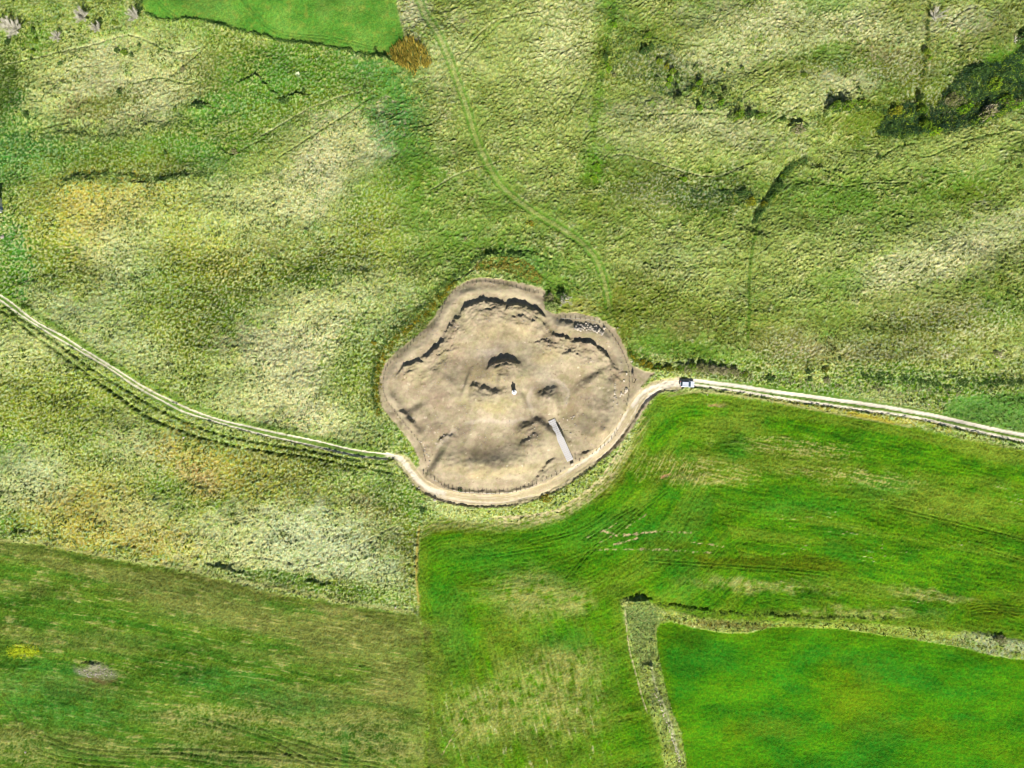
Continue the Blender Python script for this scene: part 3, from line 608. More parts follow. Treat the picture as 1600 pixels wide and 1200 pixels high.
# ---------------------------------------------------------------- the enclosure with its earthworks
site_col = alb((204, 188, 160))+(alb((176, 158, 134))-alb((204, 188, 160)))*sstep(-.4, .5, N_mid+.3*N_big)[..., None]
site_col = cmix(site_col, alb((186, 180, 136)), sstep(.0, .6, fbm(WX/6, WY/6, 3, 301))*.5)
SP = [ # zoom-1 coordinates, colour, strength
 (560, 455, 60, 22, 8, (222, 204, 186), .8), (830, 590, 70, 25, -35, (216, 200, 176), .7), (905, 640, 14, 60, 10, (220, 204, 182), .6), (750, 680, 22, 60, 0, (214, 198, 170), .6), (590, 775, 130, 14, -4, (224, 206, 180), .65),
 (520, 900, 130, 45, 10, (170, 150, 124), .5), (330, 690, 60, 40, -35, (170, 146, 128), .6), (280, 640, 60, 40, -30, (184, 162, 140), .5), (480, 540, 60, 70, 0, (178, 158, 122), .45), (950, 600, 80, 90, 0, (176, 156, 124), .4),
 (940, 720, 50, 50, 0, (160, 140, 112), .6), (930, 760, 50, 25, 0, (160, 146, 116), .5), (640, 1000, 160, 26, 5, (216, 198, 156), .7), (450, 1000, 120, 30, -5, (216, 196, 154), .6), (1040, 830, 60, 50, 30, (214, 194, 156), .6), (620, 360, 140, 50, 0, (212, 192, 152), .6),
 (820, 470, 60, 30, 0, (214, 194, 152), .6), (560, 560, 60, 40, 0, (206, 190, 140), .5), (570, 700, 110, 30, 5, (206, 192, 140), .6), (440, 680, 30, 30, 0, (178, 170, 120), .4), (880, 900, 30, 30, 0, (176, 166, 130), .4), (560, 160, 130, 18, -5, (176, 172, 128), .5),
 (300, 280, 60, 24, 50, (182, 176, 136), .5), (190, 420, 110, 20, 35, (176, 166, 132), .5), (90, 600, 16, 100, 0, (180, 164, 132), .5), (1000, 360, 110, 18, -20, (180, 170, 134), .5), (700, 830, 60, 40, 40, (164, 146, 118), .5), (1220, 620, 40, 60, 0, (170, 156, 126), .4),
 (400, 470, 60, 60, 45, (180, 156, 132), .4), (1150, 600, 30, 60, 0, (198, 176, 140), .4), (1180, 480, 40, 50, 0, (210, 192, 160), .5), (230, 560, 70, 50, 0, (212, 192, 156), .4)]
for (x, y, rx, ry, rot, c, s) in SP:
    site_col = cmix(site_col, alb(c), blob(580+x/3, 400+y/3, rx/3*1.15, ry/3*1.15, rot, .35)*s)
fs = fbm(WX/1.1, WY/1.1, 3, 311)
site_col *= .86*(1+.14*fs+.13*N_px)[..., None]*np.array([.98, .98, .885])
wear = fbm(WX/3.2, WY/3.2, 4, 331, .65); site_col = cmix(site_col, alb((150, 140, 98)), sstep(.08, .4, wear)*.5); site_col = cmix(site_col, alb((222, 204, 170)), sstep(.08, .4, -wear)*.35)
dotm, dotr = cell(WX/1.5+.3*jfx, WY/1.5, 321)
site_col = cmix(site_col, alb((112, 98, 66)), sstep(.22, .1, dotm)*(dotr > .93)*.7)
site_col = cmix(site_col, alb((232, 214, 184)), sstep(.22, .1, dotm)*(dotr < .05)*.8)
m = m_site[..., None]; RGB = RGB*(1-m)+site_col*m
H *= 1-m_site
H += m_site*(.05*fs+.025*N_px+.46*N_mid+.12*N_sml+.03*grain+.85*fbm(WX/14, WY/14, 2, 77))
# general rise of the hill
cx, cy = (790-800)*S, (600-600)*S
H += 2.6*np.exp(-(((WX-cx)/40)**2+((WY-cy)/33)**2))

for zx, zy, rx, ry, hh in ((615, 590, 7.5, 6, 1.3), (560, 690, 8, 4, .7), (835, 665, 5, 3.2, .8), (500, 1010, 14, 6, .5), (700, 980, 8, 5, .7), (1040, 800, 6, 9, .8), (820, 470, 5, 4, .7), (960, 500, 6, 5, .7), (560, 370, 14, 5, .6), (240, 590, 7, 6, .6), (540, 880, 14, 7, -.15), (930, 620, 5, 9, -.6)):
    x_, y_ = (580+zx/3-800)*S, (600-400-zy/3)*S
    H += hh*m_site*np.exp(-(((WX-x_)/rx)**2+((WY-y_)/ry)**2))
def szl(p): return [tuple(q) for q in Z(p)]
site_scarps = [
 ([(415, 285), (435, 262), (470, 240), (500, 228), (550, 224), (600, 231), (640, 248)], 1.5, .55, 5.5, .55),
 ([(625, 280), (645, 245), (690, 236), (740, 248), (790, 272), (820, 308)], 1.6, .45, 4.5, .5),
 ([(470, 262), (520, 262), (580, 255), (625, 262)], .5, .4, 2.5, .6), ([(640, 300), (690, 292), (740, 305), (780, 325)], .6, .4, 2.2, .7), ([(660, 322), (710, 325), (750, 345)], .4, .35, 2, .7),
 ([(760, 290), (800, 320), (820, 355)], .5, .4, 2, .6),
 ([(345, 390), (370, 350), (400, 315), (430, 285)], .8, .9, 4, .8), ([(365, 420), (400, 370), (440, 330)], .5, .6, 3, .8),
 ([(135, 562), (160, 530), (195, 508), (235, 500), (270, 512)], 1.15, .6, 4, .5), ([(150, 575), (190, 545), (230, 535)], .4, .4, 2, .6),
 ([(235, 490), (275, 470), (305, 445), (340, 412), (375, 390)], 1.2, .45, 3.5, .6), ([(290, 500), (330, 470), (375, 440), (400, 400)], .55, .4, 2.5, .7), ([(350, 480), (385, 450), (430, 410)], .35, .4, 2, .7),
 ([(838, 375), (870, 378), (915, 396), (935, 410)], 1.25, .4, 3.0, .5), ([(918, 412), (955, 404), (1000, 410), (1050, 432), (1090, 462), (1120, 510)], 1.55, .45, 4.0, .5),
 ([(895, 450), (930, 442), (975, 450), (1010, 462)], .45, .35, 2.2, .5), ([(885, 480), (910, 462), (945, 460), (985, 478)], .9, .5, 4.5, .5), ([(755, 425), (790, 408), (830, 412), (860, 430)], .75, .6, 4, .6), ([(820, 425), (850, 432), (870, 450)], .35, .3, 1.5, .5),
 ([(980, 440), (1030, 458), (1070, 490), (1095, 520)], .5, .4, 2.2, .5), ([(960, 470), (1010, 490), (1050, 515)], .4, .4, 2.2, .6),
 ([(545, 548), (560, 525), (590, 508), (630, 500), (675, 508), (715, 530)], 1.45, .8, 5.0, .45), ([(560, 545), (600, 520), (650, 515), (690, 530)], .4, .3, 2.5, .5),
 ([(440, 635), (480, 617), (520, 628), (560, 642), (610, 638), (660, 628)], 1.1, 1.4, 3.0, .4), ([(500, 640), (550, 650), (610, 650)], .3, .3, 2.5, .5),
 ([(768, 670), (805, 652), (845, 632), (880, 612)], .95, 1.3, 3.5, .35), ([(775, 664), (810, 652), (845, 638)], .35, .25, 1.8, .4),
 ([(105, 700), (145, 738), (180, 772), (225, 820)], .95, 1.1, 2.5, .4),
 ([(235, 850), (262, 895), (285, 905)], .35, .5, 2, .5), ([(310, 885), (335, 855), (362, 840), (410, 846)], .65, .5, 3, .5),
 ([(690, 905), (730, 860), (765, 838), (790, 832)], .55, .6, 4, .6), ([(680, 850), (720, 810), (775, 788), (835, 790)], .8, 2.0, 6, .4), ([(836, 780), (856, 800)], .5, .3, 1.5, .3),
 ([(750, 1075), (785, 1030), (815, 990), (845, 962), (885, 958)], .95, .8, 3.5, .5), ([(775, 1070), (815, 1012), (850, 985), (880, 978)], .4, .3, 2.0, .6),
 ([(325, 1072), (365, 1090), (420, 1100), (480, 1105), (560, 1108), (640, 1106), (700, 1095), (750, 1080), (790, 1058)], .75, .8, 1.6, .4),
 ([(955, 935), (1000, 930), (1050, 908), (1090, 882), (1130, 850)], .7, .8, 1.4, .5), ([(260, 990), (285, 1030), (330, 1075)], .4, .8, 1.6, .5),
 ([(455, 138), (520, 130), (580, 136), (650, 152), (720, 170), (800, 182)], .3, .8, 1.5, .4), ([(880, 305), (910, 322), (950, 330)], .55, 1, 3, .5), ([(1160, 552), (1185, 546), (1205, 552)], .5, .3, 1.4, .3),
 ([(1120, 525), (1145, 530)], .2, .3, 1, .2), ([(1130, 570), (1160, 585), (1185, 590)], .35, .5, 1.5, .4),
]
for p, h, wd, fall, rg in site_scarps: scarp(szl(p), h*.78, wd*1.3, fall, rg*1.35, streak=.5)
site_ridges = [([(300, 930), (380, 972), (470, 985), (600, 982), (700, 955), (770, 905), (830, 850), (870, 800)], 1.25, 5.0),
 ([(1000, 560), (1060, 640), (1085, 740), (1060, 830), (990, 880)], .9, 5.0), ([(380, 560), (330, 640), (370, 720), (420, 800)], .35, 5), ([(200, 700), (260, 780), (330, 850)], .4, 3.5),
 ([(560, 745), (700, 745)], .5, 4), ([(800, 700), (890, 690)], .45, 3), ([(590, 570), (650, 580)], .5, 3.5),
 ([(100, 500), (200, 420), (290, 340), (350, 260), (400, 190), (500, 160), (620, 165), (760, 190)], .22, 1.6), ([(450, 870), (560, 900), (640, 880)], -.45, 5), ([(345, 440), (380, 480), (420, 440)], -.4, 3), ([(130, 620), (180, 650), (230, 720)], -.4, 3),
 ([(900, 700), (960, 760), (1010, 700)], -.6, 4), ([(1110, 560), (1125, 650), (1110, 760), (1060, 850)], .5, 1.6), ([(90, 640), (120, 690), (170, 750), (220, 820), (270, 890)], .45, 1.4), ([(470, 175), (560, 165), (660, 185), (760, 215)], -.3, 1.8),
 ([(840, 330), (900, 350), (980, 370), (1060, 385), (1110, 420)], .5, 2.2), ([(440, 590), (470, 600)], .5, 3), ([(730, 560), (740, 640), (745, 720)], -.5, 3), ([(300, 520), (400, 600), (420, 700)], .4, 4)]
for p, h, wd, fall, rg in site_scarps:
    if h > .9:
        q_ = np.array(szl(p), float)+np.array([6, 23]); ctr = q_.mean(0); ridge([tuple(ctr+(v-ctr)*.8) for v in q_], .42*h, 3.4, rough=.12, taper=12)
scarp(szl([(118, 600), (135, 562), (165, 525), (235, 495), (290, 458), (345, 408), (385, 345), (430, 270), (500, 232), (600, 236), (700, 244), (790, 285), (830, 360), (900, 395), (1000, 415), (1080, 455), (1130, 530), (1150, 600)]), .35, 1.2, 3.0, 1.0, streak=.8)
w, d, s_, a_, tot = dist_line(smooth_line(szl([(118, 600), (135, 562), (165, 525), (235, 495), (290, 458), (345, 408), (385, 345), (430, 270), (500, 232), (600, 236), (700, 244), (790, 285), (830, 360), (900, 395), (1000, 415), (1080, 455), (1130, 530), (1150, 600)]), 6), 60)
dm = d*s_*S; band = sstep(-.5, .8, dm)*sstep(8.5, 2.5, dm)*sstep(0, 20, a_)*sstep(0, 20, tot-a_)*sstep(-.5, .3, N_mid[w]+.2)
H[w] += band*(.75*np.power(np.abs(fbm(a_*S/2.6, dm/.8, 3, 707)), .8)+.12*N_px[w])
ridge(szl([(130, 720), (82, 620), (98, 560), (150, 497), (210, 448), (280, 398), (325, 330), (365, 258), (420, 196), (500, 170), (600, 172), (700, 193), (790, 225), (850, 310), (940, 345), (1060, 365), (1135, 440), (1160, 520), (1150, 640), (1130, 740), (1080, 850)]), .55, 1.3, rough=.2)
for p, h, wd in site_ridges: ridge(szl(p), h*1.75, wd, rough=.12)
# stone lines on the east terrace, worn footpaths
for p in ([(995, 515), (990, 580), (995, 640), (988, 700), (992, 745)], [(1135, 600), (1130, 650), (1132, 690)]):
    w, d, s_, a_, tot = dist_line(smooth_line(szl(p), 5), 6); H[w] -= .18*sstep(1.3, .3, d+jfx[w]*.6)*sstep(-.3, .3, N_px[w])
LEDGE = [(120, 700), (72, 630), (85, 560), (140, 500), (205, 440), (272, 392), (318, 325), (352, 262), (405, 190), (490, 165), (600, 168), (700, 188), (800, 226), (850, 300), (940, 340), (1070, 358), (1140, 430), (1170, 520)]
w, d, s_, a_, tot = dist_line(smooth_line(szl(LEDGE), 5), 20)
k_ = sstep(6.5, 3, d+jfx[w])*m_site[w]*.55; RGB[w] = RGB[w]*(1-k_[..., None])+alb((206, 190, 156))*k_[..., None]
ridge(szl([(545, 600), (560, 560), (610, 535), (670, 545), (705, 590), (700, 640)]), .45, 3.2, rough=.15, taper=8)
ridge(szl([(455, 675), (520, 668), (590, 685), (660, 680), (720, 650)]), .8, 3.0, rough=.15, taper=8)
ridge(szl([(780, 690), (830, 670), (880, 660)]), .5, 2.4, rough=.15, taper=6)
ridge(szl([(40, 600), (60, 680), (110, 760), (180, 840), (225, 920), (240, 1000)]), .45, 1.4, rough=.2)
ridge(szl([(150, 690), (200, 760), (250, 830)]), -.5, 1.8, rough=.2)
for p in ([(760, 600), (735, 680), (760, 740)], [(820, 580), (880, 590), (920, 640), (900, 720)], [(420, 790), (520, 770), (640, 775), (740, 760)], [(290, 905), (330, 880), (400, 800)]):
    line_paint(szl(p), 3.5, alb((222, 206, 182)), .4, -.04, 1.0, cl=m_site)

# ---------------------------------------------------------------- tracks
M_road = np.zeros_like(H)
C_road = alb((238, 224, 196)); C_road2 = alb((220, 200, 164)); C_chalk = alb((240, 228, 204))
def rut_line(pts, wd, c, k=1.0, dh=-.12, n=5, taper=0, rough=.3, flat=0):
    L = smooth_line(pts, n); w, d, s_, a_, tot = dist_line(L, wd*3+6)
    if d.size == 0: return
    mk = sstep(wd*.5+(.9 if wd > 2.6 else .6), wd*.5-.7, d+jfx[w]*rough)
    if taper: mk = mk*sstep(0, taper, a_)*sstep(0, taper, tot-a_)
    H[w] = H[w]*(1-.8*mk*flat)+mk*dh
    M_road[w] = np.maximum(M_road[w], mk)
    kk = mk*k*(1-.0*mk)
    cc = np.asarray(c)*(1+.08*fs[w]+.06*N_px[w])[..., None]
    RGB[w] = RGB[w]*(1-kk[..., None])+cc*kk[..., None]
# verge between the ruts: flattened green
def verge(pts, wd, c, k):
    L = smooth_line(pts, 5); w, d, s_, a_, tot = dist_line(L, wd*2+6)
    mk = sstep(wd*.5+1.5, wd*.5-1.5, d+jfx[w]*.5)
    H[w] = H[w]*(1-.8*mk); RGB[w] = RGB[w]*(1-k*mk[..., None])+np.asarray(c)*k*mk[..., None]
    M_road[w] = np.maximum(M_road[w], mk)
verge([(-20, 456), (0, 465), (62, 507), (100, 530), (175, 575), (210, 600), (270, 636), (325, 653), (400, 673), (500, 695), (562, 707), (612, 713)], 10, alb((96, 132, 44)), .75)
verge([(1080, 598), (1150, 604), (1250, 617), (1350, 632), (1450, 649), (1550, 672), (1640, 690)], 14, alb((88, 122, 40)), .8)
# loop round the south side of the enclosure
loop = [(612, 713), (632, 722), (645, 738), (660, 756), (690, 772), (730, 780), (775, 782), (820, 775), (865, 757), (905, 732), (940, 703), (965, 675), (985, 645), (1003, 620), (1028, 604), (1060, 599)]
w, d, s_, a_, tot = dist_line(smooth_line(loop, 5), 30)
mk = sstep(11.5, 8, d+jfx[w]*.6)*sstep(-5, 30, a_)
H[w] = H[w]*(1-.5*mk); M_road[w] = np.maximum(M_road[w], mk*(1-m_site[w]*0))
cc = alb((206, 188, 148))*(1+.1*fs[w]+.06*N_px[w])[..., None]; RGB[w] = RGB[w]*(1-.8*mk[..., None])+cc*.8*mk[..., None]
str_ = fbm(d*s_*S/.35, a_*S/9, 3, 341)
k_ = mk*sstep(.05, .4, str_)*.5; RGB[w] = RGB[w]*(1-k_[..., None])+alb((168, 160, 108))*k_[..., None]; H[w] += .05*k_
k_ = mk*sstep(.05, .4, -str_)*.4; RGB[w] = RGB[w]*(1-k_[..., None])+C_road*k_[..., None]
# ruts: west, upper and lower
rut_line([(-20, 450), (0, 461), (25, 477), (62, 505), (100, 525), (125, 542), (175, 572), (217, 600), (275, 630), (325, 651), (400, 669.5), (450, 680), (500, 691), (550, 702), (612, 710)], 2.3, C_chalk, .95)
rut_line([(-20, 457), (0, 469), (22, 484), (62, 510), (100, 534), (140, 557), (175, 577), (205, 600), (250, 625), (287, 644), (325, 656), (400, 677), (450, 688), (500, 700), (562, 712), (605, 717)], 2.3, C_chalk, .9)
rut_line([(125, 545), (165, 571), (205, 597), (235, 613)], 1.2, C_road2, .5, rough=.6)
rut_line([(600, 709), (625, 716), (640, 734), (655, 752), (672, 764), (700, 772)], 7, C_chalk, .85, rough=.8, taper=8)
rut_line([(650, 750), (670, 768), (700, 778), (740, 784), (790, 784), (840, 772)], 3, C_road, .5, rough=.8, taper=14)
rut_line([(880, 742), (910, 722), (935, 702), (955, 682), (972, 655), (985, 635)], 3.6, C_chalk, .7, rough=.7, taper=14)
rut_line([(920, 728), (948, 705), (970, 680), (988, 650), (1002, 625), (1025, 610)], 2, C_road, .6, rough=.8, taper=14)
rut_line([(985, 640), (994, 625), (1008, 612), (1028, 602), (1050, 598), (1065, 598)], 5.5, C_chalk, .9, rough=.8, taper=8)
rut_line([(1004, 636), (1014, 620), (1032, 607), (1055, 602), (1075, 602)], 5, C_chalk, .85, rough=.8, taper=8)
rut_line([(1062, 596), (1072, 594.5), (1090, 595), (1120, 599), (1160, 604), (1200, 610.5), (1250, 617), (1300, 624), (1350, 631), (1400, 639), (1450, 648), (1500, 658.5), (1550, 670), (1640, 688)], 5.0, C_chalk, 1, rough=.35)
rut_line([(1062, 602), (1085, 601.5), (1120, 606), (1160, 612), (1200, 618.5), (1250, 626), (1300, 633), (1350, 640.5), (1400, 647.5), (1450, 656.5), (1500, 668), (1550, 679), (1640, 698)], 3.4, C_chalk, .95, rough=.35)
# low verge bank below the east track: dark narrow lip
scarp([(1100, 610), (1160, 618), (1200, 624.5), (1250, 631.5), (1300, 638), (1350, 645.5), (1400, 652.5), (1450, 661.5), (1500, 673.5), (1640, 704)], .38, .25, .5, .25)
scarp([(950, 712), (985, 672), (1000, 642), (1022, 618), (1045, 607)], .3, .3, .8, .5)
scarp([(655, 765), (690, 782), (740, 791), (800, 789), (850, 772), (900, 745)], .3, .3, .9, .6)
# plough edge south of the road with pale lines
for k in range(5):
    o_ = 3+k*3.4
    pts = [(760+o_*.3, 806+o_), (830+o_*.5, 802+o_), (870+o_*.6, 793+o_*.9), (905+o_*.7, 772+o_*.8), (935+o_, 745+o_*.6), (957+o_, 712+o_*.6), (975+o_*1., 680+o_*.5)]
    rut_line(pts, 1.3 if k else 3, alb((214, 196, 148)), .75-.12*k, -.05, rough=1.2, taper=25)
M_road = np.where(d_crop > 3, 0, M_road)

# the lie of the land: low swells and folds outside the enclosure
H += sstep(0, -30, d_site)*(2.6*fbm(WX/32+7, WY/24, 3, 777)+.55*N_mid*(m_wild*.7+.3))

# ---------------------------------------------------------------- split the ground sheet into its fields
def hgt(px, py):
    x = (px-800)*S; y = (600-py)*S
    i = min(max((x-gx[0])/STEP, 0), NX-2); j = min(max((y-gy[0])/STEP, 0), NY-2)
    i0, j0 = int(i), int(j); fi, fj = i-i0, j-j0
    return float(H[j0, i0]*(1-fi)*(1-fj)+H[j0, i0+1]*fi*(1-fj)+H[j0+1, i0]*(1-fi)*fj+H[j0+1, i0+1]*fi*fj)
def at(px, py, dz=0.0): return ((px-800)*S, (600-py)*S, hgt(px, py)+dz)

lab = np.zeros(H.shape, np.int8)
lab[m_top > .5] = 1; lab[m_crop > .5] = 2; lab[m_se > .5] = 3; lab[m_sw > .5] = 4; lab[m_site > .5] = 5
lab[M_gtrack > .5] = 7; lab[(M_road > .5)] = 6
# fade relief to zero on the outer border so that the apron meets it
bx = np.minimum(np.arange(NX), np.arange(NX)[::-1])[None, :]; by = np.minimum(np.arange(NY), np.arange(NY)[::-1])[:, None]
edge = np.clip(np.minimum(bx, by)/14.0, 0, 1); H *= edge

def mat_ground(name, rough=.95, bump=.5, sc=4.0, amt=.16, dist=.12):
    m = bpy.data.materials.new(name); m.use_nodes = True; nt = m.node_tree; b = nt.nodes['Principled BSDF']
    b.inputs['Roughness'].default_value = rough; b.inputs['Specular IOR Level'].default_value = .0
    at_ = nt.nodes.new('ShaderNodeAttribute'); at_.attribute_name = 'plants'
    tc = nt.nodes.new('ShaderNodeTexCoord'); n = nt.nodes.new('ShaderNodeTexNoise'); n.inputs['Scale'].default_value = sc
    n.inputs['Detail'].default_value = 3; n.inputs['Roughness'].default_value = .7
    nt.links.new(tc.outputs['Object'], n.inputs['Vector'])
    mr = nt.nodes.new('ShaderNodeMapRange'); mr.inputs[1].default_value = .3; mr.inputs[2].default_value = .7; mr.inputs[3].default_value = 1-amt; mr.inputs[4].default_value = 1+amt
    nt.links.new(n.outputs['Fac'], mr.inputs[0])
    n2 = nt.nodes.new('ShaderNodeTexNoise'); n2.inputs['Scale'].default_value = sc*.37; nt.links.new(tc.outputs['Object'], n2.inputs['Vector'])
    hs = nt.nodes.new('ShaderNodeHueSaturation'); nt.links.new(at_.outputs['Color'], hs.inputs['Color'])
    h2 = nt.nodes.new('ShaderNodeMapRange'); h2.inputs[1].default_value = .3; h2.inputs[2].default_value = .7; h2.inputs[3].default_value = .485; h2.inputs[4].default_value = .515
    nt.links.new(n2.outputs['Fac'], h2.inputs[0]); nt.links.new(h2.outputs[0], hs.inputs['Hue']); nt.links.new(mr.outputs[0], hs.inputs['Value'])
    nt.links.new(hs.outputs[0], b.inputs['Base Color'])
    bp = nt.nodes.new('ShaderNodeBump'); bp.inputs['Strength'].default_value = bump; bp.inputs['Distance'].default_value = dist
    nt.links.new(n.outputs['Fac'], bp.inputs['Height']); nt.links.new(bp.outputs[0], b.inputs['Normal'])
    return m
M_GRASS = mat_ground('rough_grass', bump=1, amt=.36, sc=3.2, dist=.28); M_CROP = mat_ground('young_crop', bump=.9, amt=.24, sc=2.8, dist=.22); M_EARTH = mat_ground('bare_earth', bump=.35, sc=3, amt=.07); M_TRACK = mat_ground('chalky_track', bump=.3, amt=.08)

verts = np.stack([WX, WY, H], -1).reshape(-1, 3).astype(np.float32)
cols = np.concatenate([np.clip(RGB, 0.004, 1), np.ones(RGB.shape[:2]+(1,))], -1).reshape(-1, 4).astype(np.float32)
idx = np.arange(NX*NY).reshape(NY, NX)
quads = np.stack([idx[:-1, :-1], idx[:-1, 1:], idx[1:, 1:], idx[1:, :-1]], -1).reshape(-1, 4)
qlab = lab[:-1, :-1].reshape(-1)

def mesh_np(name, v, q, mat, colr=None, smooth=True):
    me = bpy.data.meshes.new(name); nq, k = q.shape
    me.vertices.add(len(v)); me.vertices.foreach_set('co', v.astype(np.float32).ravel())
    me.loops.add(nq*k); me.loops.foreach_set('vertex_index', q.astype(np.int32).ravel())
    me.polygons.add(nq); me.polygons.foreach_set('loop_start', (np.arange(nq)*k).astype(np.int32))
    me.polygons.foreach_set('loop_total', np.full(nq, k, np.int32))
    if smooth: me.polygons.foreach_set('use_smooth', np.ones(nq, bool))
    me.update(calc_edges=True)
    if colr is not None:
        a = me.attributes.new('plants', 'FLOAT_COLOR', 'POINT'); a.data.foreach_set('color', colr.ravel())
    me.materials.append(mat); return me

names = {0: ('pasture', M_GRASS, 'rough windswept pasture of bleached and green grass around the enclosure'),
         1: ('grass_field', M_CROP, 'smooth bright green field at the top left'),
         2: ('crop_field', M_CROP, 'large green crop field below the track, sown in curved rows'),
         3: ('young_crop_field', M_CROP, 'even bright green field in the lower right corner'),
         4: ('stubble_field', M_CROP, 'weedy brown and green striped field at the lower left'),
         5: ('earthwork_ground', M_EARTH, 'bare tan earth of the excavated hillfort with banks and ditches'),
         6: ('dirt_track', M_TRACK, 'pale chalky two-rut track looping round the south of the enclosure'),
         7: ('grass_track', M_GRASS, 'green double wheel track winding down from the top')}
for k, (nm, mt, lb) in names.items():
    q = quads[qlab == k]
    if len(q) == 0: continue
    u, inv = np.unique(q, return_inverse=True)
    me = mesh_np(nm, verts[u], inv.reshape(q.shape), mt, cols[u])
    tag(link_mesh(nm, me), lb, kind='structure')

# apron to the horizon
def apron():
    x0, x1, y0, y1 = gx[0], gx[-1], gy[0], gy[-1]
    v = []; q = []; cs = []
    rings = [0, 12, 40, 110, 300, 900, 2600, 5000]; n = 48
    per = []
    for k in range(n):
        for_ = k/n*4; s = int(for_); f = for_-s
        c = [(x0, y0), (x1, y0), (x1, y1), (x0, y1)]; a = c[s]; b = c[(s+1) % 4]
        per.append((a[0]+(b[0]-a[0])*f, a[1]+(b[1]-a[1])*f))
    rnd = random.Random(5)
    for r_ in rings:
        for (x, y) in per:
            sx = 1+r_/155; sy = 1+r_/118
            v.append((x*sx, y*sy, 0 if r_ == 0 else -0.02*min(r_, 300)+rnd.uniform(-1, 1)*min(r_*.01, 4)-(.004*r_ if r_ > 300 else 0)))
            c = np.array(C_mid if y > -40 else G1)*rnd.uniform(.85, 1.15); cs.append((*c, 1))
    for i in range(len(rings)-1):
        for k in range(n):
            a = i*n+k; b = i*n+(k+1) % n
            q.append((a, a+n, b+n, b))
    me = mesh_np('surrounding_land', np.array(v), np.array(q), M_GRASS, np.array(cs, np.float32))
    tag(link_mesh('surrounding_land', me), 'open farmland running on beyond the picture', kind='structure')
apron()
#__PART2__
# ================================================================ THINGS
rng = np.random.default_rng(7); rnd = random.Random(11)
ML = {
 'thicket': mat_leaf('leaves_thicket', [(.1, (24, 44, 30)), (.5, (42, 70, 42)), (.8, (72, 102, 58)), (1, (124, 140, 88))]),
 'green': mat_leaf('leaves_green', [(.1, (52, 84, 34)), (.45, (88, 124, 46)), (.8, (142, 160, 70)), (1, (180, 186, 104))]),
 'dark': mat_leaf('leaves_dark', [(.1, (38, 62, 34)), (.5, (62, 92, 46)), (.85, (104, 128, 66)), (1, (150, 156, 100))]),
 'olive': mat_leaf('leaves_olive', [(.1, (76, 84, 32)), (.5, (124, 132, 46)), (.85, (172, 168, 76)), (1, (196, 186, 110))]),
 'bright': mat_leaf('leaves_bright', [(.1, (74, 118, 26)), (.5, (110, 154, 40)), (.85, (158, 182, 56)), (1, (190, 200, 80))]),
 'silver': mat_leaf('leaves_silver', [(.1, (84, 108, 58)), (.5, (124, 146, 84)), (.85, (172, 182, 122)), (1, (210, 210, 162))]),
 'heath': mat_leaf('leaves_heath', [(.1, (84, 100, 52)), (.4, (124, 134, 74)), (.6, (146, 140, 108)), (.8, (176, 168, 142)), (1, (206, 198, 174))]),
 'yellow': mat_leaf('leaves_yellow', [(.1, (50, 76, 28)), (.45, (96, 118, 34)), (.66, (132, 128, 46)), (.84, (190, 160, 50)), (1, (220, 190, 80))]),
 'reed': mat_leaf('leaves_reed', [(.1, (60, 72, 34)), (.4, (100, 104, 54)), (.6, (164, 150, 78)), (1, (214, 196, 124))]),
 'strawy': mat_leaf('leaves_straw', [(.1, (84, 104, 50)), (.4, (126, 142, 76)), (.7, (172, 180, 118)), (1, (208, 208, 160))]),
 'tuft': mat_leaf('leaves_tuft', [(.1, (66, 88, 32)), (.4, (110, 124, 50)), (.7, (158, 162, 88)), (1, (206, 198, 142))]),
 'flower': mat_leaf('leaves_flower', [(.1, (96, 140, 30)), (.4, (180, 200, 40)), (1, (230, 222, 50))]),
 'tuftdark': mat_leaf('leaves_tuft_dark', [(.1, (48, 72, 30)), (.5, (78, 104, 42)), (.8, (112, 134, 60)), (1, (150, 158, 90))]),
}
M_BARK = mat_plain('pale_grey_bark', rgb((228, 222, 198)), .9, noise=(3, .08))
M_BARK2 = mat_plain('brown_bark', rgb((110, 92, 70)), .9, noise=(3, .2))
M_ROCK = mat_plain('weathered_limestone', rgb((222, 208, 184)), .9, noise=(2.2, .2), bump=.5)
M_ROCK2 = mat_plain('grey_stone', rgb((186, 176, 160)), .9, noise=(2.2, .25), bump=.5)
M_WHITE = mat_plain('whitewash', (.52, .51, .48, 1), .6, noise=(1.5, .05))
M_WOOD = mat_plain('weathered_post_wood', rgb((96, 80, 60)), .9, noise=(6, .25))
M_WIRE = mat_plain('galvanised_wire', (.2, .2, .2, 1), .5, .8)
M_PLANK = mat_plain('bleached_boards', (.39, .37, .35, 1), .8, noise=(3, .14))
M_CARP = mat_plain('silver_white_paint', (.50, .52, .58, 1), .3, .2, spec=.6)
M_GLASS = mat_plain('dark_car_glass', (.03, .05, .07, 1), .08, 0, spec=.8)
M_TYRE = mat_plain('tyre_rubber', (.02, .02, .02, 1), .85)
M_RIM = mat_plain('alloy_rim', (.35, .35, .36, 1), .35, .8)
M_BLACK = mat_plain('black_plastic', (.025, .025, .028, 1), .55)
M_RED = mat_plain('red_lamp_lens', (.45, .02, .03, 1), .25, spec=.6)
M_LAMP = mat_plain('clear_lamp_lens', (.6, .6, .6, 1), .15, spec=.8)
M_PANEL = mat_plain('printed_panel', rgb((190, 176, 150)), .5, noise=(3, .2))
M_BLUE = mat_plain('pale_blue_door_paint', rgb((120, 140, 180)), .6, noise=(3, .1))
M_TILE = mat_plain('grey_roof_sheet', rgb((190, 188, 186)), .7, noise=(2, .12))

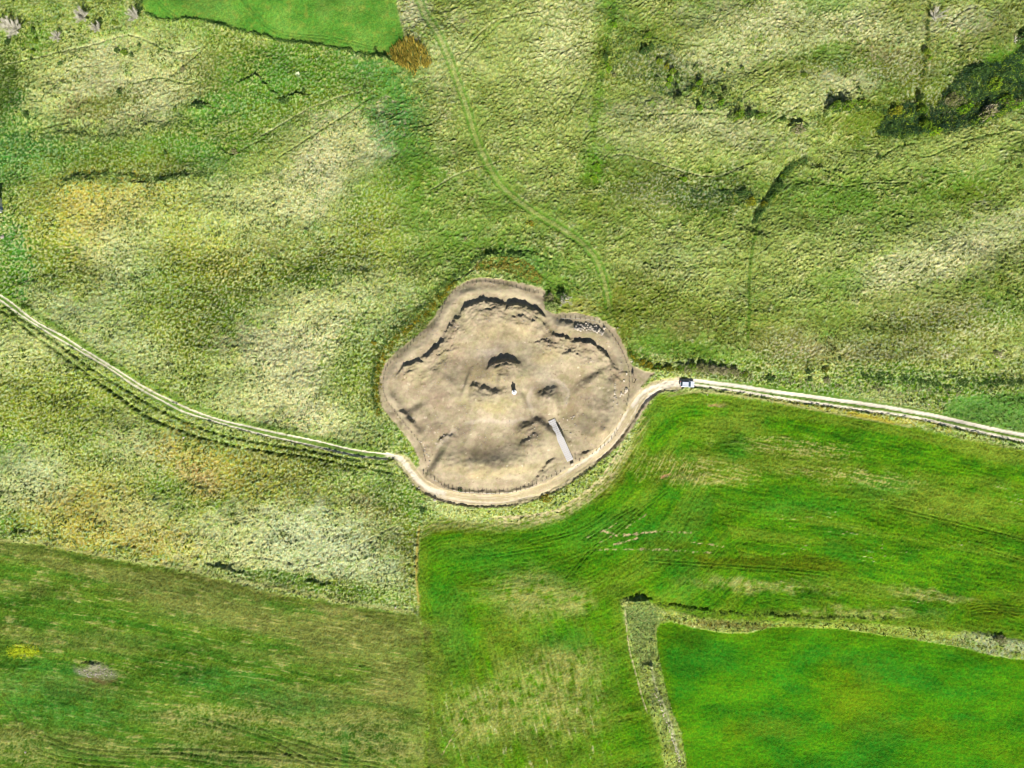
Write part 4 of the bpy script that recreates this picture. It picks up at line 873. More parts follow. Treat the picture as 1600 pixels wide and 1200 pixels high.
def leaves_mesh(name, P, size, mat, seed=0, up=.5, vertical=False, length=None):
    """one small diamond leaf at each point"""
    g = np.random.default_rng(seed); n = len(P)
    nrm = g.normal(size=(n, 3)); nrm[:, 2] = np.abs(nrm[:, 2])+up; nrm /= np.linalg.norm(nrm, axis=1)[:, None]
    a = np.cross(nrm, g.normal(size=(n, 3))); a /= np.linalg.norm(a, axis=1)[:, None]+1e-9
    b = np.cross(nrm, a)
    sz = (np.asarray(size)*g.uniform(.6, 1.4, n))[:, None]
    v = np.stack([P-a*sz, P-b*sz*.55, P+a*sz, P+b*sz*.55], 1).reshape(-1, 3)
    return mesh_np(name, v, np.arange(4*n).reshape(-1, 4), mat, smooth=False)

def blades_mesh(name, P, h, wd, lean, mat, seed=0):
    """upright tapering blades, triangles"""
    g = np.random.default_rng(seed); n = len(P)
    th = g.uniform(0, 2*math.pi, n); s = np.stack([np.cos(th), np.sin(th), np.zeros(n)], 1)
    hh = (np.asarray(h)*g.uniform(.6, 1.25, n))
    tip = P+np.stack([g.normal(size=n)*lean*hh, g.normal(size=n)*lean*hh, hh], 1)
    w_ = (np.asarray(wd)*g.uniform(.7, 1.3, n))[:, None]
    v = np.stack([P-s*w_, P+s*w_, tip], 1).reshape(-1, 3)
    return mesh_np(name, v, np.arange(3*n).reshape(-1, 3), mat, smooth=False)

def join_meshes(name, parts, mat):
    vs, fs, o = [], [], 0
    for v, f in parts:
        vs.append(v); fs += [tuple(i+o for i in q) for q in f]; o += len(v)
    me = bpy.data.meshes.new(name); me.from_pydata(np.vstack(vs).tolist(), [], fs); me.materials.append(mat); me.update(); return me

def stick(p0, p1, r0, r1, k=4):
    p0 = Vector(p0); p1 = Vector(p1); d = (p1-p0).normalized()
    a = d.orthogonal().normalized(); b = d.cross(a)
    v = []
    for p, r in ((p0, r0), (p1, r1)):
        for i in range(k):
            t = 2*math.pi*i/k; v.append(tuple(p+(a*math.cos(t)+b*math.sin(t))*r))
    f = [(i, (i+1) % k, k+(i+1) % k, k+i) for i in range(k)]+[tuple(range(k))[::-1], tuple(range(k, 2*k))]
    return np.array(v), f

def crown_points(n, seed, shell=.75):
    g = np.random.default_rng(seed)
    d = g.normal(size=(n, 3)); d /= np.linalg.norm(d, axis=1)[:, None]; d[:, 2] = np.abs(d[:, 2])
    th = np.arctan2(d[:, 1], d[:, 0]); ph = d[:, 2]
    k = g.uniform(0, 6, 6)
    lump = 1+.16*np.sin(2*th+k[0])+.13*np.sin(3*th+k[1]+2*ph)+.10*np.sin(5*th+k[2]-3*ph)+.1*np.sin(7*th+k[3]+5*ph)
    r = lump*g.uniform(shell**3, 1, n)**(1/3)
    P = d*r[:, None]*[1, 1, .98]
    hole = pn(P[:, 0]*2.1+seed, P[:, 1]*2.1+P[:, 2]*2.3, seed) > -.42
    P = P[hole]; P[:, 2] = P[:, 2]*.96+.04
    return P

_bush = {}
def bush_meshes(kind, var, big):
    key = (kind, var, big)
    if key not in _bush:
        n = 900 if big else 260
        P = crown_points(n, 100+var*7+(31 if big else 0))
        leaf = leaves_mesh('foliage', P, .10 if big else .16, ML[kind], 40+var)
        st = []
        g = random.Random(var+3)
        for i in range(6):
            a = g.uniform(0, 6.28); st.append(stick((0, 0, -.1), (.6*math.cos(a), .6*math.sin(a), .65), .06, .02))
        _bush[key] = (leaf, join_meshes('stems', st, M_BARK2))
    return _bush[key]

def bush(px, py, r_px, h, kind, label, group=None, name='bush', cat='bush', stretch=1.0, rot=None):
    if name == 'bush' and py < 260 and px > 930: r_px *= 1.12; h *= 1.35
    big = r_px >= 4
    leaf, st = bush_meshes(kind, rnd.randrange(4), big)
    z = at(px, py, -.12)
    if big:
        o = empty(name, z, rnd.uniform(0, 6.28) if rot is None else R(rot))
        link_mesh('foliage', leaf, o); link_mesh('stems', st, o)
    else:
        o = link_mesh(name, leaf, None, z); o.rotation_euler = (0, 0, rnd.uniform(0, 6.28) if rot is None else R(rot))
    o.scale = (r_px*S*stretch, r_px*S, h)
    return tag(o, label, cat, group)

# ---- bushes one can tell apart: px, py, radius px, height m, leaf kind, label[, stretch, rot]
T1 = 'bushes scattered down the scrubby slope at the upper right'
bushes = [
 (958,43,4,1.2,'bright',"small bright green bush on the scrub line near the top edge",T1),
 (946,92,4,1.1,'dark',"small dark bush left of the scrubby slope, above a yellowish patch",T1),
 (950,106,5,.8,'bright',"low yellowish green bush at the foot of the scrub line",T1,1.4,110),
 (1010,60,4,1.3,'green',"highest bush of the scrubby upper right slope",T1,1.6,10),
 (1007,84,5.5,1.6,'dark',"dark bush with the thickest shadow at the west end of the scrubby slope",T1,1.4,20),
 (1016,75,3.2,1.1,'dark',"small bush touching the darkest bush on its upper right",T1),
 (1029,99,4,1.5,'green',"green bush just above the silvery bush on the slope",T1),
 (1041,92,2.6,1.0,'dark',"small dark bush by itself above the middle of the slope",T1),
 (1041,106,3.8,1.2,'olive',"olive bush between the silvery bush and a dark pair",T1),
 (1050,114,4.2,1.5,'green',"green bush in the chain with a long dark shadow",T1),
 (1057,120,4,1.5,'dark',"dark bush at the lower end of the chain of three",T1),
 (1046,125,4.2,1.0,'bright',"yellow green bush tucked under the chain of three",T1),
 (1044,134,3.4,.8,'bright',"low bright bush below the chain, right of the silver one",T1),
 (1027,128,5,1.2,'silver',"pale silvery bush in the middle of the scrubby slope",T1),
 (1059,160,7,2.0,'silver',"round pale green bush with a dark cap of shadow",T1),
 (1057,137,2.6,1.0,'dark',"small dark bush between the silver bush and the round pale one",T1),
 (1087,106,5,1.0,'silver',"flat greyish green bush at the upper middle of the slope",T1),
 (1092,131,4.2,1.5,'bright',"bright bush with dark shadow, upper one of a close pair",T1),
 (1083,143,3.6,1.2,'green',"green bush, lower left one of a close pair",T1),
 (1099,150,3,.9,'dark',"little dark bush right of the close pair",T1),
 (1114,154,3,1.1,'dark',"little dark bush halfway to the round leafy pair on the right",T1),
 (1132,150,5,2.0,'silver',"pale round bush with a dark crown shadow, right end of the slope",T1),
 (1125,163,4,1.4,'bright',"yellow green bush just below the pale round one at the right end",T1),
 (1091,172,4,1.6,'bright',"bright bush on its own below the close pair",T1),
 (1137,103,3,.9,'dark',"small bush far up on the right of the scrubby slope",T1),
 (1128,110,2.4,.7,'dark',"tiny dark bush beside a yellow flower speck on the slope",T1),
 (1159,108,3,.9,'green',"rightmost small bush of the scrubby slope",T1),
 (1152,182,7,2.2,'green',"large leafy bush, left part of the dark clump above the meadow",T1,1.5,15),
 (1170,180,6,2.3,'dark',"large dark bush, right part of the clump above the meadow",T1,1.2,0),
 (1140,184,5,1.3,'silver',"pale bush at the left tip of the dark clump",T1),
 (1186,182,5,1.2,'green',"low bush trailing off to the right of the dark clump",T1,1.6,-10),
 (1068,280,5,1.4,'bright',"bright green bush alone above the heath patch",None,1.3,-20),
 (1048,352,2.6,.8,'dark',"tiny dark bush alone in the meadow below the heath patch",None),
 (932,262,7,.8,'bright',"low bright green bramble clump in the fold of the pale meadow",None,1.0,0),
 (928,280,6,.7,'bright',"lower bright green clump at the foot of the meadow fold",None,1.2,90),
 # gully
 (1298,172,7,1.9,'green',"left half of the long green hedge bush on the upper gully bank",'gully bushes',1.3,15),
 (1318,170,8,2.1,'green',"right half of the long green hedge bush on the upper gully bank",'gully bushes',1.3,5),
 (1346,162,5,1.0,'green',"thin low bush running right of the long green hedge bush",'gully bushes',1.8,8),
 (1245,204,8,1.5,'heath',"purplish bush with a dark shadow left of the long green hedge bush",'gully bushes',1.2,15),
 (1222,190,3,.9,'dark',"small round bush at the left end of the gully",'gully bushes'),
 (1235,262,6,1.6,'dark',"dark bush at the top of the narrow gully",'gully bushes',1.3,40),
 (1226,274,5,1.6,'green',"green bush on the steep bend of the narrow gully",'gully bushes',1.2,50),
 (1222,288,6,1.5,'dark',"dark bush halfway down the narrow gully",'gully bushes',1.1,50),
 (1210,305,5,1.6,'green',"leafy bush low in the narrow gully",'gully bushes',1.3,50),
 (1196,318,5.5,1.8,'olive',"yellowish bush beside the foot of the narrow gully",'gully bushes',1.2,60),
 (1186,332,5,1.5,'dark',"dark bush in the lower gully bend",'gully bushes',1.2,60),
 (1179,346,4,1.1,'dark',"lowest bush where the gully ends",'gully bushes',1.0,60),
 (1172,316,8,1.4,'olive',"wide olive bush left of the gully foot",'gully bushes',1.2,0),
 (1160,302,6,1.3,'dark',"dark bush at the upper left of the gully foot",'gully bushes',1.8,-5),
 (1135,300,4,.9,'dark',"small dark bush leading to the gully foot from the left",'gully bushes',1.8,0),
 (1376,244,3,1.0,'dark',"small dark bush on the meadow south of the thicket",None),
 (1446,82,4.5,1.3,'green',"bush with a dark stem patch in the line below the dead white tree",None),
 (1452,92,3,.8,'bright',"low bright bush just under the bush below the dead white tree",None),
 (1253,121,4,1.0,'green',"lone green bush in the straw meadow left of the thicket",None),
 (1340,140,2.6,.8,'dark',"tiny dark bush in the straw strip above the long hedge bush",None),
 # thicket edge individuals
 (1400,174,7,2.0,'olive',"yellow green bush at the west end of the thicket",'bushes round the thicket',1.3,0),
 (1396,196,6,1.6,'dark',"dark bush below the western yellow one in the thicket",'bushes round the thicket'),
 (1438,152,5,2.2,'dark',"dark upright bush in the vertical scrub line over the thicket",'bushes round the thicket',.8,0),
 (1441,172,6,2.3,'green',"green bush on the crossing of scrub line and thicket",'bushes round the thicket'),
 (1446,196,8,2.4,'green',"tall green bush with the blackest shadow in the thicket",'bushes round the thicket'),
 (1460,206,7,1.4,'bright',"bright yellow green bush on the thicket's southern edge",'bushes round the thicket',1.4,0),
 (1486,156,8,2.4,'heath',"greyish round bush inside the thicket",'bushes round the thicket',1.1,0),
 (1508,170,8,1.8,'bright',"yellowish bush in the middle of the thicket",'bushes round the thicket',1.3,10),
 (1522,113,7,1.8,'dark',"dark bush at the upper edge of the thicket",'bushes round the thicket',1.8,-5),
 (1550,134,9,2.3,'green',"big green bush in the upper right of the thicket",'bushes round the thicket',1.6,15),
 (1540,178,10,2.4,'heath',"broad grey bush above the thicket's lower shadow",'bushes round the thicket',1.6,22),
 (1572,157,9,2.4,'green',"green bush near the right edge of the thicket",'bushes round the thicket',1.4,10),
 (1592,163,7,1.6,'bright',"bright yellow bush on the right border of the picture",'bushes round the thicket',1.3,0),
 (1592,63,8,1.6,'dark',"dark bush at the right border above the thicket",None,1.6,10),
 # left
 (13,66,5,1.2,'dark',"dark bush under the big dead tree at the left corner",'bushes by the left corner'),
 (53,48,4,1.0,'dark',"dark bush just right of the big dead tree",'bushes by the left corner'),
 (56,64,4.5,1.2,'green',"green bush below and right of the big dead tree",'bushes by the left corner'),
 (52,82,3.6,1.1,'green',"bush on the sheep trail near the left corner",'bushes by the left corner'),
 (50,93,2.6,1.0,'dark',"small dark bush right on the sheep trail",'bushes by the left corner'),
 (96,49,4.2,1.0,'dark',"dark bush beside the smallest dead shrub",'bushes by the left corner'),
 (158,36,4.4,1.2,'dark',"dark bush beside the dead shrub left of the green field",'bushes by the left corner'),
 (181,37,4.5,1.0,'green',"leafy bush between two dead shrubs near the top",'bushes by the left corner'),
 (183,79,4.5,1.0,'dark',"left bush of three on the bleached hillside",'three bushes on the bleached hillside'),
 (195,82,5,1.0,'green',"broad middle bush of three on the bleached hillside",'three bushes on the bleached hillside',1.3,0),
 (206,86,3.6,1.0,'dark',"lower right bush of three on the bleached hillside",'three bushes on the bleached hillside'),
 (218,71,3,.8,'dark',"small bush up and right of the three on the bleached hillside",None),
 (98,101,3.4,.9,'dark',"pair-like dark bush below the sheep trail",None,1.5,0),
 (187,144,4.2,1.1,'dark',"dark bush above a bright tuft in the middle of the hillside",None),
 (48,184,4,1.0,'dark',"dark bush at the lower left foot of the bleached hillside",None),
 (274,172,2.8,1.0,'green',"small upright bush near the right end of the hillside",None),
 (285,108,4.5,.9,'heath',"brownish flat bush right of the hillside top",None),
 (258,238,3,.9,'dark',"small dark bush above a bright grass tuft",None),
 (366,237,4,.9,'heath',"greyish bush between the hillside and the tan slope",None,1.3,0),
 (312,168,5,.9,'dark',"low dark bush band at the right foot of the hillside",None,2.0,-4),
 (413,420,4.2,1.4,'dark',"lone dark bush in the western meadow",None),
 (415,428,3.2,.6,'yellow',"low orange flowered bush at the foot of the lone dark bush",None),
 (445,157,6,.8,'dark',"low dark bush beside the ditch in the upper meadow",None,1.6,0),
 (475,143,3,1.0,'dark',"small dark bush in the green slope left of the reeds",None),
 (570,137,3,.7,'dark',"small dark bush on the slope below the reeds",None),
 (636,136,3,.7,'green',"small bush at the edge of the teal grass under the reeds",None),
 (586,77,3,1.0,'dark',"small bush standing in the corner of the top green field",None),
 (727,373,2.6,.6,'heath',"tiny brown bush in the meadow north of the enclosure",None),
 (829,350,5,.8,'yellow',"low orange bush on the inner side of the grass track",None,1.4,-20),
 (586,536,4,.9,'yellow',"orange flowered bush left of the enclosure's bramble strip",None),
 (725,35,4.5,.5,'heath',"flat brown bush between the wheel tracks at the top",None,1.4,-20),
 # right meadow specks
 (1408,420,2.8,.7,'dark',"uppermost of the dark specks of bush in the right meadow",'bush specks in the right meadow'),
 (1433,449,2.8,.7,'dark',"darkest round bush speck in the middle of the right meadow",'bush specks in the right meadow'),
 (1452,479,2.6,.6,'dark',"bush speck below the darkest one in the right meadow",'bush specks in the right meadow'),
 (1415,489,2.4,.6,'green',"greenish bush speck left of the lowest pair",'bush specks in the right meadow'),
 (1465,491,2.6,.6,'dark',"lowest bush speck of the diagonal row in the right meadow",'bush specks in the right meadow'),
 (1570,457,2.6,.6,'dark',"bush speck far out by the right border",'bush specks in the right meadow'),
 (1310,561,3.2,.9,'dark',"bush speck just above the eastern hedge",'bush specks in the right meadow'),
 (1306,422,2.4,.6,'green',"bush speck at the left side of the right meadow",'bush specks in the right meadow'),
 (1560,551,5.5,.9,'heath',"ring shaped grey bush with white stones at its foot",None,1.4,0),
 (1590,262,3,.7,'dark',"small bush on the meadow under the thicket's right end",None),
 # hedge east of enclosure, along the track
 (1002,566,5,.9,'yellow',"yellow flowered bush nearest the enclosure's east tip",'hedge bushes above the parked car',1.2,0),
 (1014,571,5,1.0,'yellow',"second yellow flowered bush from the enclosure's east tip",'hedge bushes above the parked car',1.3,-10),
 (1028,574,5,1.1,'green',"green hedge bush up and left of the parked car",'hedge bushes above the parked car',1.4,0),
 (1044,576,5,1.1,'yellow',"yellow speckled hedge bush left above the parked car",'hedge bushes above the parked car',1.4,0),
 (1062,575,5,1.2,'green',"green hedge bush straight above the parked car's rear",'hedge bushes above the parked car',1.4,0),
 (1079,573,6,1.7,'green',"tall green hedge bush above the parked car's bonnet",'hedge bushes above the parked car',1.4,0),
 (1095,574,6.5,1.9,'heath',"leftmost greyish purple hedge bush with a black shadow",'hedge bushes above the parked car',1.4,-4),
 (1112,577,6.5,1.9,'heath',"second greyish purple hedge bush, at the hedge's widest place",'hedge bushes above the parked car',1.4,-5),
 (1129,579,6.5,1.8,'heath',"third greyish purple hedge bush counted from the car",'hedge bushes above the parked car',1.4,-4),
 (1146,580,6,1.7,'heath',"last greyish purple bush at the hedge's east end",'hedge bushes above the parked car',1.3,-2),
 (1163,586,6,1.1,'green',"low green bush where the purple hedge ends",'hedge bushes above the parked car',1.3,-5),
 (1264,580,5,1.0,'dark',"brownish dark bush on the verge well right of the car",'verge bushes on the right',1.3,0),
 (1288,578,5,1.2,'yellow',"orange and dark bush, second on the right verge",'verge bushes on the right',1.2,0),
 (1265,592,5,.9,'dark',"lower dark bush of the first pair on the right verge",'verge bushes on the right',1.2,0),
 (1292,594,5,.9,'heath',"lower brown bush of the second pair on the right verge",'verge bushes on the right',1.2,0),
 (1204,592,6,1.1,'dark',"flat dark bush between the hedge and the right verge",'verge bushes on the right',1.5,0),
 (1185,578,4,.8,'green',"small green bush above the flat dark one right of the hedge",'verge bushes on the right'),
 (1565,1001,8,1.0,'heath',"grey purple bush on the grass strip at the lower right",None,1.5,0),
 (960,118,3,.6,'heath',"greyish bush just right of the scrub line",None),
 (720,764,3.2,.7,'dark',"round dark bush growing through the southern fence",None),
 (548,717,3.2,.5,'dark',"small flat dark bush on the verge of the western track",None,1.6,0),
 (660,796,6,.8,'dark',"dark bush at the corner where the western pasture meets the crop",None,1.0,60),
 (853,778,7,.8,'yellow',"rusty green bush on the verge south of the loop track",None,1.5,20),
]
for b in bushes:
    px, py, r_, h_, k_, lb, gp = b[:7]
    bush(px, py, r_*(.92 if r_ > 4 else 1), h_, k_, lb, gp, stretch=b[7] if len(b) > 7 else rnd.uniform(.9, 1.2), rot=b[8] if len(b) > 8 else None)

# ---- the bush with pale dead branches at the enclosure's north-east notch
bush(861, 480, 9, 1.6, 'silver', 'broad grey green bush in the notch of the enclosure outline', stretch=1.2, rot=-20)
bush(878, 464, 7, 2.2, 'dark', 'dark bush behind the dead branches at the enclosure notch', stretch=1.1, rot=0)
bush(858, 466, 7, 2.0, 'heath', 'purplish dark bush at the end of the northern fence', stretch=1.0, rot=0)

# ---- bare trees
def bare_tree(px, py, h, spread, label, group=None, seed=1, name='bare_tree', dens=1.0, thick=1.0):
    g = random.Random(seed); o = empty(name, at(px, py, -.1), g.uniform(0, 6.28))
    h *= .85; spread *= .85; th = h*.25
    v, f = stick((0, 0, 0), (.1, .05, th), .13*thick, .09*thick, 6)
    link_mesh('trunk', join_meshes('trunk', [(v, f)], M_BARK), o)
    nl = int(9*dens)
    for i in range(nl):
        a = 2*math.pi*i/nl+g.uniform(-.3, .3); e = g.uniform(.5, 1.25)
        p0 = Vector((.1*g.random(), .1*g.random(), th*g.uniform(.5, 1)))
        d = Vector((math.cos(a)*math.cos(e), math.sin(a)*math.cos(e), math.sin(e)))
        L_ = g.uniform(.75, 1.1); p1 = p0+Vector((d.x*spread*1.4, d.y*spread*1.4, d.z*h*.7))*L_
        bits = []
        pts = [p0]
        for k in range(1, 5): pts.append(p0.lerp(p1, k/4)+Vector((g.uniform(-.12, .12), g.uniform(-.12, .12), g.uniform(-.05, .1)))*spread*.5)
        for k in range(4): bits.append(stick(pts[k], pts[k+1], (.055-.010*k)*thick, (.045-.010*k)*thick, 4))
        for k in range(1, 5):
            for j in range(int(5*dens)):
                q = pts[k]; dd = (d+Vector((g.uniform(-1, 1), g.uniform(-1, 1), g.uniform(-.2, .9)))*.75)
                q2 = q+dd*g.uniform(.2, .42)*spread
                bits.append(stick(q, q2, .016*thick, .008*thick, 3))
                for t_ in range(4):
                    q3 = q2+Vector((g.uniform(-1, 1), g.uniform(-1, 1), g.uniform(-.2, .8)))*.22*spread
                    bits.append(stick(q2.lerp(q, .3*t_), q3, .011*thick, .006*thick, 3))
        link_mesh('limb', join_meshes('limb', bits, M_BARK), o)
    return tag(o, label, 'tree', group)
G = 'bare grey trees near the upper left corner'
bare_tree(27, 50, 4.6, 2.4, 'largest bare grey tree, cut by shadow in the upper left corner', G, 3, dens=1.4, thick=1.8)
bare_tree(12, 42, 4.0, 2.0, 'bare pale tree on the left border beside the largest one', G, 13, dens=1.3, thick=1.8)
bare_tree(133, 30, 3.2, 2.0, 'feathery bare grey tree, widest of those by the top edge', G, 5, dens=1.6, thick=1.5)
bare_tree(91, 60, 2.3, 1.3, 'smallest bare grey tree, lowest in the row of pale ones', G, 7, dens=1.4, thick=1.5)
bare_tree(155, 48, 2.3, 1.4, 'small bare grey tree between the feathery one and the field', G, 9, dens=1.4, thick=1.5)
bare_tree(217, 32, 3.6, 1.8, 'bare whitish tree at the left corner of the green field', G, 11, dens=1.5, thick=1.6)
bare_tree(1459, 28, 3.6, 2.2, 'dead white branching tree by the top edge at the right', None, 15, dens=.9, thick=2.3)
bare_tree(880, 470, 2.6, 1.9, 'dead white branches sticking out of the bush at the enclosure notch', None, 17, dens=.8, thick=2.2)
bare_tree(1578, 69, 1.2, 1.3, 'fallen pale dead branches near the right border', None, 19, dens=.4, thick=2.0)

# pale rosette plant
def rosette(px, py, label):
    o = empty('rosette_plant', at(px, py))
    for i in range(13):
        a = i*2.4; L_ = rnd.uniform(.7, 1.25)
        t_ = (math.cos(a)*L_, math.sin(a)*L_, rnd.uniform(.35, .8)); n_ = (-math.sin(a)*.13, math.cos(a)*.13, 0)
        m_ = (t_[0]*.5, t_[1]*.5, t_[2]*.8)
        v = np.array([(0, 0, .05), (m_[0]+n_[0], m_[1]+n_[1], m_[2]), t_, (m_[0]-n_[0], m_[1]-n_[1], m_[2]), (m_[0], m_[1], m_[2]-.09)])
        link_mesh('leaf', join_meshes('leaf', [(v, [(0, 1, 2), (0, 2, 3), (0, 4, 1), (0, 3, 4), (1, 4, 2), (4, 3, 2)])], M_PALELEAF), o)
    tag(o, label, 'plant')
M_PALELEAF = mat_plain('pale_leaf', rgb((206, 222, 170)), .6, noise=(3, .15))
rosette(467, 118, 'pale spiky rosette plant alone in the upper green slope')

# ---- growth nobody could count: scattered foliage in one mesh each
def along(pts, n, half, seed, skew=0.0):
    L = smooth_line(pts, 5); g = np.random.default_rng(seed)
    seg = np.linalg.norm(np.diff(L, axis=0), axis=1); cum = np.r_[0, np.cumsum(seg)]
    t = g.uniform(0, cum[-1], n); i = np.clip(np.searchsorted(cum, t)-1, 0, len(seg)-1)
    f = (t-cum[i])/seg[i]; p = L[i]+(L[i+1]-L[i])*f[:, None]
    d = (L[i+1]-L[i])/seg[i][:, None]; nn = np.stack([-d[:, 1], d[:, 0]], 1)
    return p+nn*(g.normal(size=n)*half*.6+skew)[:, None]
def inpoly(poly, n, seed):
    g = np.random.default_rng(seed); poly = np.array(poly, float); a = poly.min(0); b = poly.max(0); out = []
    while sum(map(len, out)) < n:
        q = g.uniform(a, b, (n*2, 2)); out.append(q[inside(poly, q[:, 0], q[:, 1])])
    return np.vstack(out)[:n]
def zat(q):
    x = (q[:, 0]-800)*S; y = (600-q[:, 1])*S
    i = np.clip(((x-gx[0])/STEP), 0, NX-2); j = np.clip(((y-gy[0])/STEP), 0, NY-2); a = i.astype(int); b = j.astype(int); fi = i-a; fj = j-b
    return x, y, H[b, a]*(1-fi)*(1-fj)+H[b, a+1]*fi*(1-fj)+H[b+1, a]*(1-fi)*fj+H[b+1, a+1]*fi*fj
def clumps(q, r, h, per, seed):
    """foliage points: a small dome of leaves over each clump centre (q in px, r,h in metres)"""
    g = np.random.default_rng(seed); x, y, z = zat(q); n = len(q)
    rr = r*g.uniform(.5, 1.4, n); hh = h*g.uniform(.4, 1.3, n)
    d = g.normal(size=(n, per, 3)); d /= np.linalg.norm(d, axis=2)[..., None]; d[..., 2] = np.abs(d[..., 2])
    k = g.uniform(.6, 1, (n, per))[..., None]
    P = np.stack([x, y, z-.05], 1)[:, None]+d*k*np.stack([rr, rr, hh], 1)[:, None]
    return P.reshape(-1, 3)
def thin_out(q, sc, cut, seed):
    m = pn(q[:, 0]/sc, q[:, 1]/sc, seed) > cut; return q[m]
def leafy(name, label, q, r, h, per, leaf, kind, seed):
    P = clumps(q, r, h, per, seed); o = link_mesh(name, leaves_mesh(name, P, leaf, ML[kind], seed)); return tag(o, label, kind='stuff')
def bladed(name, label, q, h, wd, lean, kind, seed, per=1, spread=.2):
    g = np.random.default_rng(seed); x, y, z = zat(q); P = np.repeat(np.stack([x, y, z-.05], 1), per, 0)
    P[:, :2] += g.normal(size=(len(P), 2))*spread
    o = link_mesh(name, blades_mesh(name, P, h, wd, lean, ML[kind], seed)); return tag(o, label, kind='stuff')

bladed('reed_bed', 'dense bed of golden brown reeds beside the top field corner', thin_out(inpoly([(606,88),(612,76),(628,66),(645,62),(658,72),(668,84),(676,98),(670,108),(655,104),(648,120),(638,110),(628,106),(615,98)], 900, 1), 4, .02, 2), 2.0, .12, .16, 'reed', 5, per=5, spread=.26)
leafy('bramble_scrub', 'dark green growth between the reeds', inpoly([(606,88),(625,70),(645,62),(668,84),(674,98),(648,118),(620,104)], 150, 411), .35, .8, 10, .12, 'dark', 412)
leafy('bramble_scrub', 'dark brambles in the ditch at the left of the reed bed', along([(560,84),(580,90),(597,90),(612,98)], 90, 5, 3), .45, .9, 16, .12, 'dark', 6)
leafy('bramble_scrub', 'ragged dark brambles along the lower edge of the top field', thin_out(along([(222,20),(245,31),(280,33),(312,33),(345,42),(400,53),(450,64),(500,72),(560,82)], 900, 3.0, 4), 9, -.25, 3), .28, .6, 10, .10, 'dark', 7)
leafy('bramble_scrub', 'tall dark scrub under the whitish bare tree', inpoly([(218,-4),(228,-4),(230,18),(222,24),(216,10)], 60, 5), .4, 1.1, 14, .12, 'dark', 8)
leafy('flowering_scrub', 'yellow flowered bramble strip along the north-west rim of the enclosure', thin_out(along([(592,650),(590,600),(594,570),(610,540),(640,512),(672,485),(700,455),(715,440)], 1300, 5.5, 6), 8, -.3, 4), .30, .55, 9, .11, 'yellow', 9)
leafy('bramble_scrub', 'dark green brambles behind the flowering strip north-west of the enclosure', thin_out(along([(586,640),(584,590),(590,560),(606,532),(634,504),(666,477),(694,448),(712,432),(740,416)], 800, 4, 7), 9, -.15, 5), .34, .75, 9, .12, 'dark', 10)
leafy('flowering_scrub', 'rusty brown and yellow scrub on the bank north of the enclosure', thin_out(inpoly([(738,424),(745,412),(765,404),(790,402),(815,406),(836,420),(850,440),(842,446),(800,428),(765,424)], 900, 8), 7, -.3, 6), .28, .5, 9, .11, 'reed', 11)
leafy('bramble_scrub', 'dark shadow side brambles above the rusty scrub', thin_out(along([(735,412),(760,400),(790,397),(815,402)], 220, 4, 9), 8, -.1, 7), .34, .8, 10, .12, 'dark', 12)
leafy('flowering_scrub', 'yellow speckled scrub beside the enclosure east tip', thin_out(along([(982,545),(990,562),(1008,570),(1030,576),(1060,578)], 380, 4, 10), 6, -.3, 8), .28, .5, 9, .11, 'yellow', 13)
leafy('bramble_scrub', 'low heathery scrub filling the hedge above the parked car', along([(1060,576),(1100,577),(1150,583),(1175,590)], 420, 5, 11), .35, .8, 10, .12, 'heath', 14)
leafy('bramble_thicket', 'dense mixed thicket in the upper right', thin_out(inpoly([(1392,172),(1425,158),(1460,165),(1478,140),(1500,110),(1530,104),(1560,100),(1610,62),(1610,158),(1570,176),(1530,196),(1490,206),(1450,208),(1405,214),(1370,205)], 4600, 12), 9, -.45, 9), .55, 1.6, 11, .14, 'thicket', 15)
leafy('bramble_thicket', 'paler leafy growth over the upper right thicket', thin_out(inpoly([(1392,172),(1425,158),(1460,165),(1478,140),(1520,118),(1610,85),(1610,160),(1560,180),(1480,208),(1400,214)], 900, 13), 9, .05, 10), .55, 2.2, 14, .14, 'green', 16)
for i_, (ln, nn, nm_) in enumerate([([(1514,194),(1545,184),(1580,170)],70,'tall bramble mass casting the lowest long shadow of the thicket'), ([(1520,146),(1550,142),(1580,138)],60,'tall bramble mass in the middle of the thicket'), ([(1474,158),(1492,160),(1508,157)],34,'tall brambles round the grey bush of the thicket'),
    ([(1438,158),(1446,178),(1450,198),(1462,202)],60,'tall brambles where the vertical scrub line meets the thicket'), ([(1508,117),(1540,120),(1574,121)],50,'tall brambles along the top edge of the thicket'), ([(1563,158),(1600,160)],40,'tall brambles by the right border'), ([(1392,170),(1410,176),(1426,176)],24,'tall brambles at the west tip of the thicket'), ([(1380,202),(1400,208),(1424,210)],26,'tall brambles along the south-west edge of the thicket')]):
    leafy('bramble_thicket', nm_, along(ln, nn, 4.5, 120+i_), .75, 2.1, 34, .16, ('green', 'dark', 'heath')[i_ % 3], 130+i_)
leafy('bramble_scrub', 'scattered low scrub over the upper right slope', thin_out(inpoly([(940,60),(1000,50),(1060,80),(1120,100),(1150,130),(1190,180),(1100,175),(1040,150),(990,130),(950,110)], 2200, 14), 9, .02, 11), .32, .6, 8, .11, 'thicket', 17)
leafy('bramble_scrub', 'dark scrub lining the narrow gully', along([(1262,248),(1240,256),(1226,272),(1212,296),(1196,322),(1182,342)], 420, 5.0, 15), .5, 1.7, 14, .13, 'dark', 18)
leafy('bramble_scrub', 'dark broken hedge joining the gully bushes to the thicket', thin_out(along([(1222,202),(1245,205),(1272,190),(1300,176),(1330,172),(1362,168),(1402,178)], 420, 5, 401), 9, -.1, 402), .4, 1.1, 12, .13, 'dark', 403)
